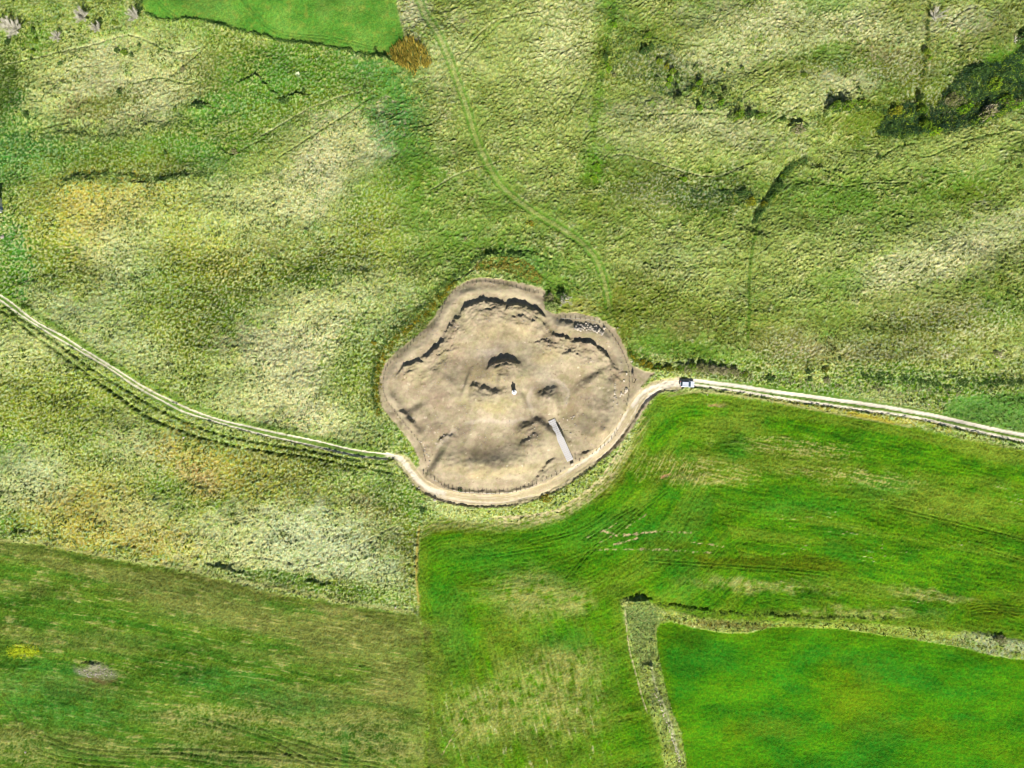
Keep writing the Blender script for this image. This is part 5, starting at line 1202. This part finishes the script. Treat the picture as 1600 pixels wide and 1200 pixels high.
leafy('bramble_scrub', 'low scrub along the foot of the gully meadow', thin_out(along([(1080,300),(1120,302),(1165,304),(1190,318)], 700, 11, 16), 8, -.0, 12), .36, .6, 9, .11, 'thicket', 19)
leafy('bramble_scrub', 'dark low scrub on the heathy slope left of the gully', thin_out(inpoly([(985,270),(1040,275),(1100,295),(1180,300),(1165,335),(1090,335),(1020,315),(980,295)], 900, 216), 9, .08, 212), .32, .45, 8, .11, 'dark', 219)
leafy('bramble_scrub', 'dark scrub in the two upright field lines at the upper right', np.vstack([along([(960,0),(952,50),(945,95),(938,130)], 160, 5, 301), along([(1452,0),(1448,60),(1446,100),(1440,150)], 170, 4, 302)]), .32, .6, 9, .11, 'dark', 303)
leafy('bramble_scrub', 'dark scrubby hedge along the right hand verge of the track', thin_out(along([(1340,588),(1380,590),(1420,594),(1460,600),(1480,606),(1500,598),(1600,596)], 1500, 8, 17), 9, -.15, 13), .36, .7, 9, .12, 'dark', 20)
leafy('flowering_scrub', 'brownish undergrowth on the right hand verge', thin_out(along([(1190,588),(1240,596),(1300,604),(1360,606),(1440,610),(1500,612)], 900, 8, 18), 9, .0, 14), .3, .45, 8, .11, 'heath', 21)
leafy('bramble_scrub', 'dark scrub at the left edge of the hillside', thin_out(inpoly([(0,100),(22,104),(30,140),(24,172),(12,190),(0,196)], 420, 19), 8, -.2, 15), .38, .6, 9, .12, 'tuftdark', 22)
leafy('bramble_scrub', 'patchy dark scrub on the ridge below the bleached hillside', thin_out(along([(95,284),(140,276),(190,274),(240,280),(300,276),(335,268)], 1000, 7, 20), 10, -.15, 16), .34, .7, 9, .11, 'dark', 23)
leafy('bramble_scrub', 'broken dark tufts on the terrace under the bleached hillside', thin_out(along([(60,216),(110,210),(170,214),(220,206),(280,196),(340,188)], 700, 9, 220), 9, .0, 36), .30, .5, 8, .11, 'dark', 231)
leafy('tall_grass', 'tall straw coloured grass strip between the two green fields', inpoly([(976,946),(1000,940),(1028,948),(1030,975),(1024,1000),(1026,1028),(1004,1044),(992,1020),(984,985)], 800, 21), .3, .5, 8, .10, 'strawy', 24)
leafy('tall_grass', 'thin tall grass on the narrow lower end of the strip', thin_out(inpoly([(998,1042),(1024,1040),(1040,1080),(1056,1130),(1072,1200),(1056,1200),(1030,1130),(1010,1080)], 900, 22), 8, -.2, 17), .3, .5, 8, .10, 'strawy', 25)
leafy('tall_grass', 'pale long grass margin above the lower right field', thin_out(along([(1035,964),(1100,976),(1200,975),(1300,977),(1400,988),(1500,1003),(1610,1024)], 900, 4, 23), 8, -.1, 18), .26, .32, 8, .10, 'olive', 26)
leafy('bramble_scrub', 'dark weeds on the upper lip of the lower right field margin', thin_out(along([(1000,940),(1030,946),(1100,956),(1200,962),(1300,965),(1400,968)], 800, 3, 24), 8, -.1, 19), .3, .5, 9, .11, 'tuftdark', 27)
leafy('weed_patch', 'grey green weeds on the oval mound in the lower left field', inpoly([(118,1044),(135,1038),(165,1038),(186,1050),(184,1060),(160,1064),(134,1058)], 260, 25), .3, .4, 9, .11, 'silver', 28)
leafy('weed_patch', 'bright yellow flower patch in the lower left field', thin_out(inpoly([(8,1010),(30,1006),(56,1010),(60,1020),(40,1030),(14,1030)], 260, 26), 5, -.3, 20), .28, .3, 8, .09, 'flower', 29) if 'flower' in ML else None
leafy('bramble_scrub', 'dark weeds at the edge of the lower western pasture', thin_out(along([(0,838),(30,832),(70,838),(120,848)], 260, 5, 27), 7, -.1, 21), .3, .45, 8, .11, 'tuftdark', 30)
leafy('bramble_scrub', 'green weeds along the trail edge under the white meadow', thin_out(along([(318,884),(350,892),(400,906),(450,908),(510,916),(560,926),(600,930)], 420, 3.5, 28), 8, -.1, 22), .28, .4, 8, .11, 'green', 31)
leafy('bramble_scrub', 'mixed weeds on the verge below the loop track', thin_out(along([(680,795),(740,800),(800,798),(850,782),(890,760),(930,730)], 420, 5, 29), 7, -.0, 23), .26, .35, 8, .10, 'olive', 32)
leafy('bramble_scrub', 'weeds at the corner of the western pasture below the track', thin_out(inpoly([(560,760),(640,770),(665,790),(655,815),(600,800),(570,790)], 420, 30), 8, -.0, 24), .3, .4, 8, .11, 'tuftdark', 33)
leafy('bramble_scrub', 'dark weeds between the old wheel ruts and the western track', thin_out(along([(20,496),(80,545),(150,592),(200,624),(250,655),(310,680),(400,696)], 700, 5, 31), 8, .05, 25), .26, .35, 8, .10, 'tuftdark', 34)

# loose tufts standing up over the whole pasture
def weight_pick(n, wmap, seed):
    g = np.random.default_rng(seed); p = wmap.ravel()**1.0; c = np.cumsum(p); c /= c[-1]
    k = np.searchsorted(c, g.uniform(0, 1, n)); j, i = np.divmod(k, NX)
    return np.stack([gx[i]/S+800, 600-gy[j]/S], 1)+g.uniform(-.7, .7, (n, 2))
free = m_wild*(1-np.clip(M_road, 0, 1))*(1-M_gtrack)*(m_mar if 'm_mar' in globals() else 1)
q = weight_pick(16000, free*left*sstep(-.3, .5, N_mid+.3*N_sml), 41)
bladed('grass_tufts', 'dark green tufts dotted over the western meadows', q, .42, .11, .35, 'tuftdark', 42, per=5, spread=.13)
q = weight_pick(12000, free*(1-left)*sstep(-.4, .5, N_mid+.4*N_sml), 43)
bladed('grass_tufts', 'coarse tufts over the windswept eastern meadow', q, .45, .12, .45, 'tuft', 44, per=5, spread=.16)

# ---------------------------------------------------------------- stones
def rock_mesh(seed, mat):
    bm = bmesh.new(); bmesh.ops.create_icosphere(bm, subdivisions=1, radius=1)
    g = random.Random(seed)
    for v in bm.verts:
        v.co *= g.uniform(.72, 1.12); v.co.z *= .8
        v.co.x = max(-.85, min(.85, v.co.x)); v.co.z = min(v.co.z, .62)
    me = bpy.data.meshes.new('stone'); bm.to_mesh(me); bm.free(); me.materials.append(mat); return me
ROCKS = [rock_mesh(i, M_ROCK) for i in range(5)]+[rock_mesh(i+9, M_ROCK2) for i in range(3)]
ORD = ['northernmost', 'second', 'third', 'fourth', 'fifth', 'sixth', 'seventh', 'eighth', 'ninth', 'tenth', 'eleventh', 'twelfth', 'last']
def stone(px, py, sz, label, group=None, hz=.8, name='stone', k=None):
    o = link_mesh(name, ROCKS[rnd.randrange(8) if k is None else k], None, at(px, py, sz*.25))
    o.scale = (sz*rnd.uniform(.8, 1.25), sz*rnd.uniform(.75, 1.1), sz*hz); o.rotation_euler = (rnd.uniform(-.2, .2), rnd.uniform(-.2, .2), rnd.uniform(0, 6.28))
    return tag(o, label, 'stone', group)
heap = [(505,618),(490,640),(528,612),(520,652),(545,640),(560,668),(575,640),(588,612),(600,655),(612,628),(622,590),(640,565),(660,592),(655,620),(668,645),(640,660),(690,625),(705,612),(720,640),(695,655),(730,665),(752,610),(775,600),(790,622),(770,645),(752,670),(780,690),(800,668),(815,650),(820,690),(838,678),(850,706),(866,690),(842,720),(540,590),(575,590),(740,640),(520,585)]
for i, (x, y) in enumerate(heap):
    stone(840+x/8.57, 440+y/8.57, rnd.uniform(.32, .55), 'angular pale stone in the heap inside the north-east fence', 'stones heaped inside the north-east fence', 1.1)
stone(840+884/8.57, 440+632/8.57, .55, 'single pale block standing right of the stone heap, by the fence', None, 1.3, k=0)
stone(977.8, 609.5, .75, 'largest white boulder by the east fence', None, 1.2, k=1); stone(976, 612.5, .5, 'white stone leaning on the largest boulder from the south-west', None, .9, k=2)
stone(968.3, 615.5, .6, 'second white boulder, left of the largest by the east fence', None, 1.2, k=3); stone(967, 618.8, .42, 'flat white stone at the foot of the second boulder', None, .6, k=4); stone(972, 616.5, .35, 'small white stone between the two boulders', None, .8, k=0)
stone(973.5, 594.8, .38, 'small white block above the two boulders', None, 1.1, k=1); stone(977.5, 584, .4, 'pale stone at the end of the dark trench by the east fence', None, .7, k=2)
Gs = 'row of stones along the eastern terrace edge'
row = sorted([(958,604,.3),(958.5,607,.25),(957.6,612,.3),(957.8,615,.42),(959,619,.3),(960,621.5,.3),(957,620.5,.3),(955.8,627.3,.25),(961.2,631,.3),(958.6,600.5,.22),(954,636,.2),(968,647,.2)], key=lambda p: p[1])
for i, (x, y, z) in enumerate(row): stone(x, y, z, 'pale stone on the eastern terrace edge, '+ORD[i]+' from the top of its row' if i else 'pale stone on the eastern terrace edge, topmost of its row', Gs, 1.0)
Gs = 'loose stones beside the head of the walkway'
row = sorted([(715,165),(885,172),(930,118),(640,240),(935,268),(805,306),(715,368),(850,436),(1085,90),(790,190),(860,140),(960,300),(905,130)])
for i, (x, y) in enumerate(row): stone(820+x/12, 640+y/12, rnd.uniform(.18, .3), 'loose small stone right of the walkway head, '+(ORD[i]+' counted outward from the walkway' if i else 'nearest the walkway'), Gs, 1.1)
row = sorted([(75,550),(230,482),(180,332),(100,480),(150,450)])
for i, (x, y) in enumerate(row): stone(820+x/12, 640+y/12, rnd.uniform(.18, .28), 'loose small stone on the edge left of the walkway, '+(ORD[i]+' from the left' if i else 'leftmost'), 'loose stones left of the walkway', 1.1)
Gs = 'stones along the south-west rim of the enclosure'
row = sorted([(660,690),(663,694),(665,699),(668,709),(671,712),(670,728),(677,734),(672,720),(690,686),(695,680),(689,690),(657,689),(664,703)], key=lambda p: p[1])
for i, (x, y) in enumerate(row): stone(x, y, rnd.uniform(.18, .34), 'pale stone by the south-west rim path, '+(ORD[i]+' from the top' if i else 'topmost'), Gs, 1.0)
for x, y, z, lb in [(680,780.5,.55,'pale boulder on the outer edge of the loop track'),(655,762,.35,'white stone on the grass edge where the west track meets the loop'),(646,757,.3,'pale stone left of the white one beside the west track'),(985.8,565,.4,'white stone at the grass edge north of the east tip'),
    (1105,617,.25,'tiny white stone in the crop edge right of the car'),(286,684,.4,'white stone on the bank below the old wheel ruts'),(181,716,.35,'white stone alone in the lower western pasture'),(618,949,.4,'white stone in the corner above the stubble field'),(36,1178,.4,'white stone in the bottom left corner'),
    (6,371,.7,'pale rock by the left border under the shed'),(1250,632,.2,'small pale stone by the east track'),(1449,632,.35,'pale stone on the verge by the east track'),(964,513,.25,'pale stone outside the north-east fence bend'),(1163,521,.2,'tiny white stone in the line of taller grass'),(1490,541,.3,'pale stone among weeds in the right meadow'),(1560,558,.35,'white stone at the foot of the ring shaped bush'),(1566,557,.25,'smaller white stone beside the ring shaped bush'),
    (838,660,.16,'tiny dark stone below the small mound'),(802,557,.2,'stone above the central mound'),(747,547,.18,'tiny stone on the north terrace'),(1330,648,.2,'tiny pale stone at the track lip'),(20,482,.35,'chalk lump on the lower rut at the left')]:
    stone(x, y, z, lb, None, .9)
for i in range(46):
    a = rnd.uniform(0, 6.28); x = 150+30*math.cos(a)*rnd.uniform(.2, 1); y = 1051+11*math.sin(a)*rnd.uniform(.2, 1)
    stone(x, y, rnd.uniform(.18, .32), 'grey stone on the oval mound in the lower left field', 'stones on the oval mound', .8, k=5+i % 3)
# rubble line beside the lower right field
for i in range(48):
    t_ = i/47; p = smooth_line([(1022,1082),(1034,1108),(1044,1135),(1052,1160),(1063,1196)], 12); q_ = p[int(t_*(len(p)-1))]
    stone(q_[0]+rnd.uniform(-1.6, 1.6), q_[1]+rnd.uniform(-1, 1), rnd.uniform(.16, .34), 'white field stone in the rubble line left of the lower right field', 'field stones in the rubble line', .8, k=i % 5)

# ---------------------------------------------------------------- box helpers
def box_bm(bm, c, s, rz=0, bev=0):
    r = bmesh.ops.create_cube(bm, size=1); vs = r['verts']
    bmesh.ops.scale(bm, vec=s, verts=vs)
    if rz: bmesh.ops.rotate(bm, cent=(0, 0, 0), matrix=Matrix.Rotation(rz, 3, 'Z'), verts=vs)
    bmesh.ops.translate(bm, vec=c, verts=vs)
    if bev:
        es = list({e for v in vs for e in v.link_edges}); bmesh.ops.bevel(bm, geom=es, offset=bev, segments=2, affect='EDGES')
def box(name, c, s, mat, parent, rz=0, bev=0):
    bm = bmesh.new(); box_bm(bm, c, s, rz, bev); me = bpy.data.meshes.new(name); bm.to_mesh(me); bm.free(); me.materials.append(mat); return link_mesh(name, me, parent)
def cyl(name, p0, p1, r0, r1, mat, parent, k=20, bev=0):
    v, f = stick(p0, p1, r0, r1, k); me = join_meshes(name, [(v, f)], mat); return link_mesh(name, me, parent)

# rubble and clods strewn over the dug ground
g_ = np.random.default_rng(77); q = weight_pick(900, m_site*sstep(-.2, .5, N_mid+.5*N_sml)*(d_site > 6), 78); xx, yy, zz = zat(q); bits = []
for x_, y_, z_ in zip(xx, yy, zz):
    r_ = g_.uniform(.06, .17); v = np.array([(-1, -.8, -.3), (1, -.7, -.3), (.9, .9, -.3), (-.8, 1, -.3), (.1, 0, .9)])*r_*g_.uniform(.7, 1.3, (5, 3))+[x_, y_, z_+.02]
    bits.append((v, [(0, 1, 4), (1, 2, 4), (2, 3, 4), (3, 0, 4)]))
tag(link_mesh('rubble', join_meshes('rubble', bits, M_ROCK2)), 'small stones and clods strewn over the bare ground of the enclosure', kind='stuff')
# ---------------------------------------------------------------- white survey pillar
o = empty('survey_pillar', at(803, 612.5, -.1))
cyl('plinth', (0, 0, -.4), (0, 0, .16), .82, .80, M_WHITE, o, 32); cyl('body', (0, 0, .16), (0, 0, 2.15), .64, .56, M_WHITE, o, 32)
cyl('cap', (0, 0, 2.15), (0, 0, 2.27), .66, .66, M_WHITE, o, 32); cyl('shaft', (0, 0, 2.27), (0, 0, 3.3), .24, .20, M_WHITE, o, 20)
tag(o, 'round white survey pillar with a thinner top on the central mound', 'pillar')

# ---------------------------------------------------------------- walkway
o = empty('walkway', at(876, 687)); base = Vector(o.location)
A = np.array([860.8, 655.4]); B = np.array([890.5, 718.8]); n = 23
ux = (B-A)/np.linalg.norm(B-A); rz = math.atan2(-ux[1], ux[0])
zs = np.array([hgt(*(A+(B-A)*(i+.5)/n)) for i in range(n)]); zs = np.convolve(np.pad(zs, 3, mode='edge'), np.ones(7)/7, 'valid')
zs = np.maximum(zs, [max(hgt(*(A+(B-A)*(i+.5)/n+np.array([-ux[1], ux[0]])*k)) for k in (-2, 0, 2)) for i in range(n)])
zs = np.convolve(np.pad(zs, 2, mode='edge'), np.ones(5)/5, 'valid')
pl = np.linalg.norm(B-A)*S/n
pm = {}
for i in range(n):
    c = A+(B-A)*(i+.5)/n; wdt = 1.72 if 2 <= i < 10 else (2.0 if i >= 10 else 2.1)
    if wdt not in pm:
        bm = bmesh.new(); box_bm(bm, (0, 0, 0), (pl-.07, wdt, .09)); me = bpy.data.meshes.new('plank'); bm.to_mesh(me); bm.free(); me.materials.append(M_PLANK); pm[wdt] = me
    p = link_mesh('plank', pm[wdt], o, ((c[0]-800)*S-base.x, (600-c[1])*S-base.y, zs[i]+.22-base.z+rnd.uniform(0, .05))); p.rotation_euler = (0, 0, rz+rnd.uniform(-.01, .01))
for sgn_ in (-1, 1):
    bits = []
    for i in range(n-1):
        c0 = A+(B-A)*(i+.5)/n; c1 = A+(B-A)*(i+1.5)/n; off = np.array([-ux[1], ux[0]])*sgn_*3.6
        bits.append(stick(((c0[0]+off[0]-800)*S-base.x, (600-c0[1]-off[1])*S-base.y, zs[i]+.10-base.z), ((c1[0]+off[0]-800)*S-base.x, (600-c1[1]-off[1])*S-base.y, zs[i+1]+.10-base.z), .07, .07, 4))
    link_mesh('bearer', join_meshes('bearer', bits, M_WOOD), o)
tag(o, 'straight pale boarded walkway climbing from the loop track into the enclosure', 'walkway')

# ---------------------------------------------------------------- fences
def post_mesh(h, r):
    v, f = stick((0, 0, -.3), (0, 0, h), r, r*.85, 6); v2, f2 = stick((0, 0, h), (0, 0, h+.06), r*.85, r*.3, 6)
    return join_meshes('post', [(v, f), (v2, f2)], M_WOOD)
POSTS = {h: post_mesh(h, .085) for h in (.62, .9, 1.25)}
def fence(pts, gap, h, label, ends=True):
    L = smooth_line(szl(pts), 8); seg = np.linalg.norm(np.diff(L, axis=0), axis=1); cum = np.r_[0, np.cumsum(seg)]
    n_ = int(cum[-1]/gap); P = []
    o = empty('post_and_wire_fence', at(*L[len(L)//2])); b0 = Vector(o.location)
    for i in range(n_+1):
        t_ = min(cum[-1]-1e-6, i*gap); k = min(np.searchsorted(cum, t_, 'right')-1, len(seg)-1); q_ = L[k]+(L[k+1]-L[k])*(t_-cum[k])/seg[k]
        q_ = q_+np.array([rnd.uniform(-.2, .2), rnd.uniform(-.2, .2)])
        p = Vector(at(*q_)); P.append(p); w_ = link_mesh('post', POSTS[h], o, p-b0); w_.rotation_euler = (rnd.uniform(-.05, .05), rnd.uniform(-.05, .05), rnd.uniform(0, 3))
    for fr in (.5, .9):
        link_mesh('wire', join_meshes('wire', [stick(P[i]-b0+Vector((0, 0, h*fr)), P[i+1]-b0+Vector((0, 0, h*fr)), .012, .012, 3) for i in range(len(P)-1)], M_WIRE), o)
    tag(o, label, 'fence', 'fences round the enclosure')
fence([(805,178),(760,174),(715,162),(665,148),(620,137),(575,130),(530,126),(490,129),(455,135),(425,152),(395,168),(375,190),(358,210),(343,238),(332,270),(310,310),(280,345),(243,370),(215,392),(180,430),(142,465),(110,492),(82,515),(66,550),(60,590),(64,640),(85,690),(112,722),(150,770),(182,808),(215,850),(238,885),(252,930),(262,975)], 7.0, .62, 'long post and wire fence round the west and north rim of the enclosure')
fence([(887,298),(920,295),(970,297),(1020,302),(1060,312),(1095,335),(1120,365),(1140,392),(1158,418),(1172,445),(1184,470),(1194,500),(1204,525),(1206,560),(1206,610),(1205,650),(1195,700),(1178,740),(1160,780)], 7.6, .62, 'post and wire fence round the north-east and east rim of the enclosure')
fence([(268,1022),(290,1037),(320,1056),(345,1077),(385,1090),(420,1098),(470,1103),(520,1105),(570,1107),(620,1105),(670,1100),(720,1088),(755,1073),(785,1056)], 6.6, .9, 'taller post and wire fence along the southern ditch of the enclosure')
fence([(800,1048),(840,1030),(870,1020),(915,990)], 8, .62, 'short post and wire fence left of the walkway foot')
fence([(975,958),(1010,938),(1050,915),(1085,890),(1112,868),(1140,838),(1155,800)], 7.6, .9, 'post and wire fence over the south-east ditch right of the walkway foot')

# ---------------------------------------------------------------- signs
def sign(px, py, rz, pw, ph, z0, label, posts=2, name='information_board', tilt=0):
    o = empty(name, at(px, py), rz)
    for s_ in ((-1, 1) if posts == 2 else (0,)):
        cyl('leg', (s_*pw*.42, 0, -.3), (s_*pw*.42, 0, z0+(ph if not tilt else .05)), .06, .06, M_WOOD, o, 8)
    p = box('panel', (0, -.07 if not tilt else 0, z0+ph/2 if not tilt else z0), (pw, .05, ph), M_PANEL if tilt else M_WOOD, o)
    if tilt:
        p.location = (0, 0, z0*(1)); p.data.transform(Matrix.Translation((0, 0, -z0))); p.rotation_euler = (tilt, 0, 0)
    else:
        box('face', (0, -.10, z0+ph/2), (pw-.12, .012, ph-.12), M_PANEL, o)
    tag(o, label, 'sign')
sign(988.8, 594.8, R(68), 1.35, 1.0, 1.9, 'tall two legged information board at the east tip of the enclosure')
sign(898.6, 715.6, R(80), .6, .55, .8, 'small upright sign on one post beside the walkway foot', posts=1)
sign(893.2, 725.2, R(24), 1.0, .62, .75, 'low slanted lectern board in front of the walkway foot', name='lectern_board', tilt=R(-62))
sign(662.6, 738.8, R(60), .5, .5, .6, 'small dark sign on a post at the south-west bend of the track', posts=1)
sign(666.8, 742.4, R(30), .35, .4, .4, 'lower small sign right of the dark one at the south-west bend', posts=1)

# ---------------------------------------------------------------- parked car (length 4.25 m, nose to the east)
def car():
    o = empty('parked_car', at(1072.2, 600.2, .03), R(-2.5))
    # body: side profile (x,z) at several widths
    prof = [(-2.10, .35), (-2.13, .62), (-2.06, .92), (-1.2, 1.0), (.75, 1.0), (1.55, .90), (2.0, .74), (2.10, .5), (2.04, .32)]
    ys = [(-.86, .90), (-.80, 1.0), (.80, 1.0), (.86, .90)]
    bm = bmesh.new(); rings = []
    for y, k in ((-.88, .93), (-.86, .985), (-.74, 1.0), (0, 1.015), (.74, 1.0), (.86, .985), (.88, .93)):
        rings.append([bm.verts.new((x*k, y, .35+(z-.35)*(k if z > .5 else 1))) for x, z in prof])
    for a, b in zip(rings, rings[1:]):
        for i in range(len(prof)):
            j = (i+1) % len(prof); bm.faces.new((a[i], a[j], b[j], b[i]))
    bm.faces.new(rings[0][::-1]); bm.faces.new(rings[-1]); bmesh.ops.recalc_face_normals(bm, faces=bm.faces)
    me = bpy.data.meshes.new('body'); bm.to_mesh(me); bm.free(); me.materials.append(M_CARP); link_mesh('body', me, o)
    def hexa(name, lo, hi, z0, z1, mat, parent=o):   # lo/hi: x0,x1,halfwidth
        v = [(lo[0], -lo[2], z0), (lo[1], -lo[2], z0), (lo[1], lo[2], z0), (lo[0], lo[2], z0), (hi[0], -hi[2], z1), (hi[1], -hi[2], z1), (hi[1], hi[2], z1), (hi[0], hi[2], z1)]
        f = [(0, 3, 2, 1), (4, 5, 6, 7), (0, 1, 5, 4), (1, 2, 6, 5), (2, 3, 7, 6), (3, 0, 4, 7)]
        return link_mesh(name, join_meshes(name, [(np.array(v), f)], mat), parent)
    hexa('cabin', (-1.95, .88, .76), (-1.55, .12, .63), .99, 1.46, M_GLASS)
    rf = hexa('roof', (-1.62, .16, .66), (-1.5, .02, .58), 1.455, 1.53, M_CARP)
    for x in (-1.05, -.3): 
        for s_ in (-1, 1): hexa('pillar', (x-.05, x+.05, .775), (x-.04, x+.04, .645), 1.0, 1.455, M_CARP)
        break
    hexa('windscreen', (.22, .92, .70), (.14, .30, .60), 1.005, 1.44, M_GLASS)
    hexa('rear_window', (-2.0, -1.9, .66), (-1.62, -1.55, .58), 1.02, 1.44, M_GLASS)
    for s_ in (-1, 1):
        bm = bmesh.new(); box_bm(bm, (-.72, s_*.60, 1.57), (1.5, .04, .035)); me = bpy.data.meshes.new('roof_rail'); bm.to_mesh(me); bm.free(); me.materials.append(M_BLACK); link_mesh('roof_rail', me, o)
        box('mirror', (.55, s_*.98, 1.03), (.16, .2, .14), M_CARP, o, bev=.03)
        box('headlight', (1.90, s_*.62, .74), (.30, .34, .14), M_LAMP, o, bev=.03)
        box('tail_light', (-2.04, s_*.72, .86), (.16, .24, .30), M_RED, o, bev=.03)
        for x in (-1.3, 1.32):
            w_ = cyl('wheel', (x, s_*.80, .33), (x, s_*.91, .33), .33, .33, M_TYRE, o, 20); cyl('rim', (x, s_*.905, .33), (x, s_*.925, .33), .20, .18, M_RIM, w_, 14)
    for y in (-.3, 0, .3): box('roof_rib', (-.72, y, 1.535), (1.2, .03, .02), M_CARP, rf)
    box('bumper', (2.03, 0, .45), (.16, 1.6, .2), M_BLACK, o, bev=.03); box('bumper', (-2.08, 0, .45), (.14, 1.6, .2), M_BLACK, o, bev=.03)
    tag(o, 'silver white estate car with roof rails parked across the track', 'car')
car()

# ---------------------------------------------------------------- shed at the left border
o = empty('shed', ((-8-800)*S, (600-324)*S, hgt(1, 324)), R(4))
for (c, s_) in (((0, -2.0, 1.35), (6.2, .2, 3.1)), ((0, 2.0, 1.35), (6.2, .2, 3.1)), ((-3.0, 0, 1.35), (.2, 3.8, 3.1)), ((3.0, 0, 1.35), (.2, 3.8, 3.1))): box('wall', c, s_, M_WHITE, o)
rfm = box('roof', (0, 0, 2.98), (6.6, 4.6, .12), M_TILE, o)
d_ = box('door', (3.115, -.9, .95), (.04, .95, 1.95), M_BLUE, o); box('handle', (3.16, -.55, 1.0), (.04, .05, .12), M_WIRE, d_)
w_ = box('window', (3.11, .8, 1.6), (.03, .8, .7), M_GLASS, o); box('sill', (3.15, .8, 1.22), (.12, .95, .06), M_WHITE, w_)
tag(o, 'small whitewashed shed with a pale blue door, half outside the left border', 'shed')

# ---------------------------------------------------------------- single flowers that catch the eye
for x, y, lb in [(843.7, 62, 'single bright yellow flowering plant in the pale upper meadow'), (1132, 113.5, 'small yellow flowering plant on the scrubby slope')]:
    bush(x, y, 1.7, .5, 'flower', lb, None, name='flowering_plant', cat='plant')
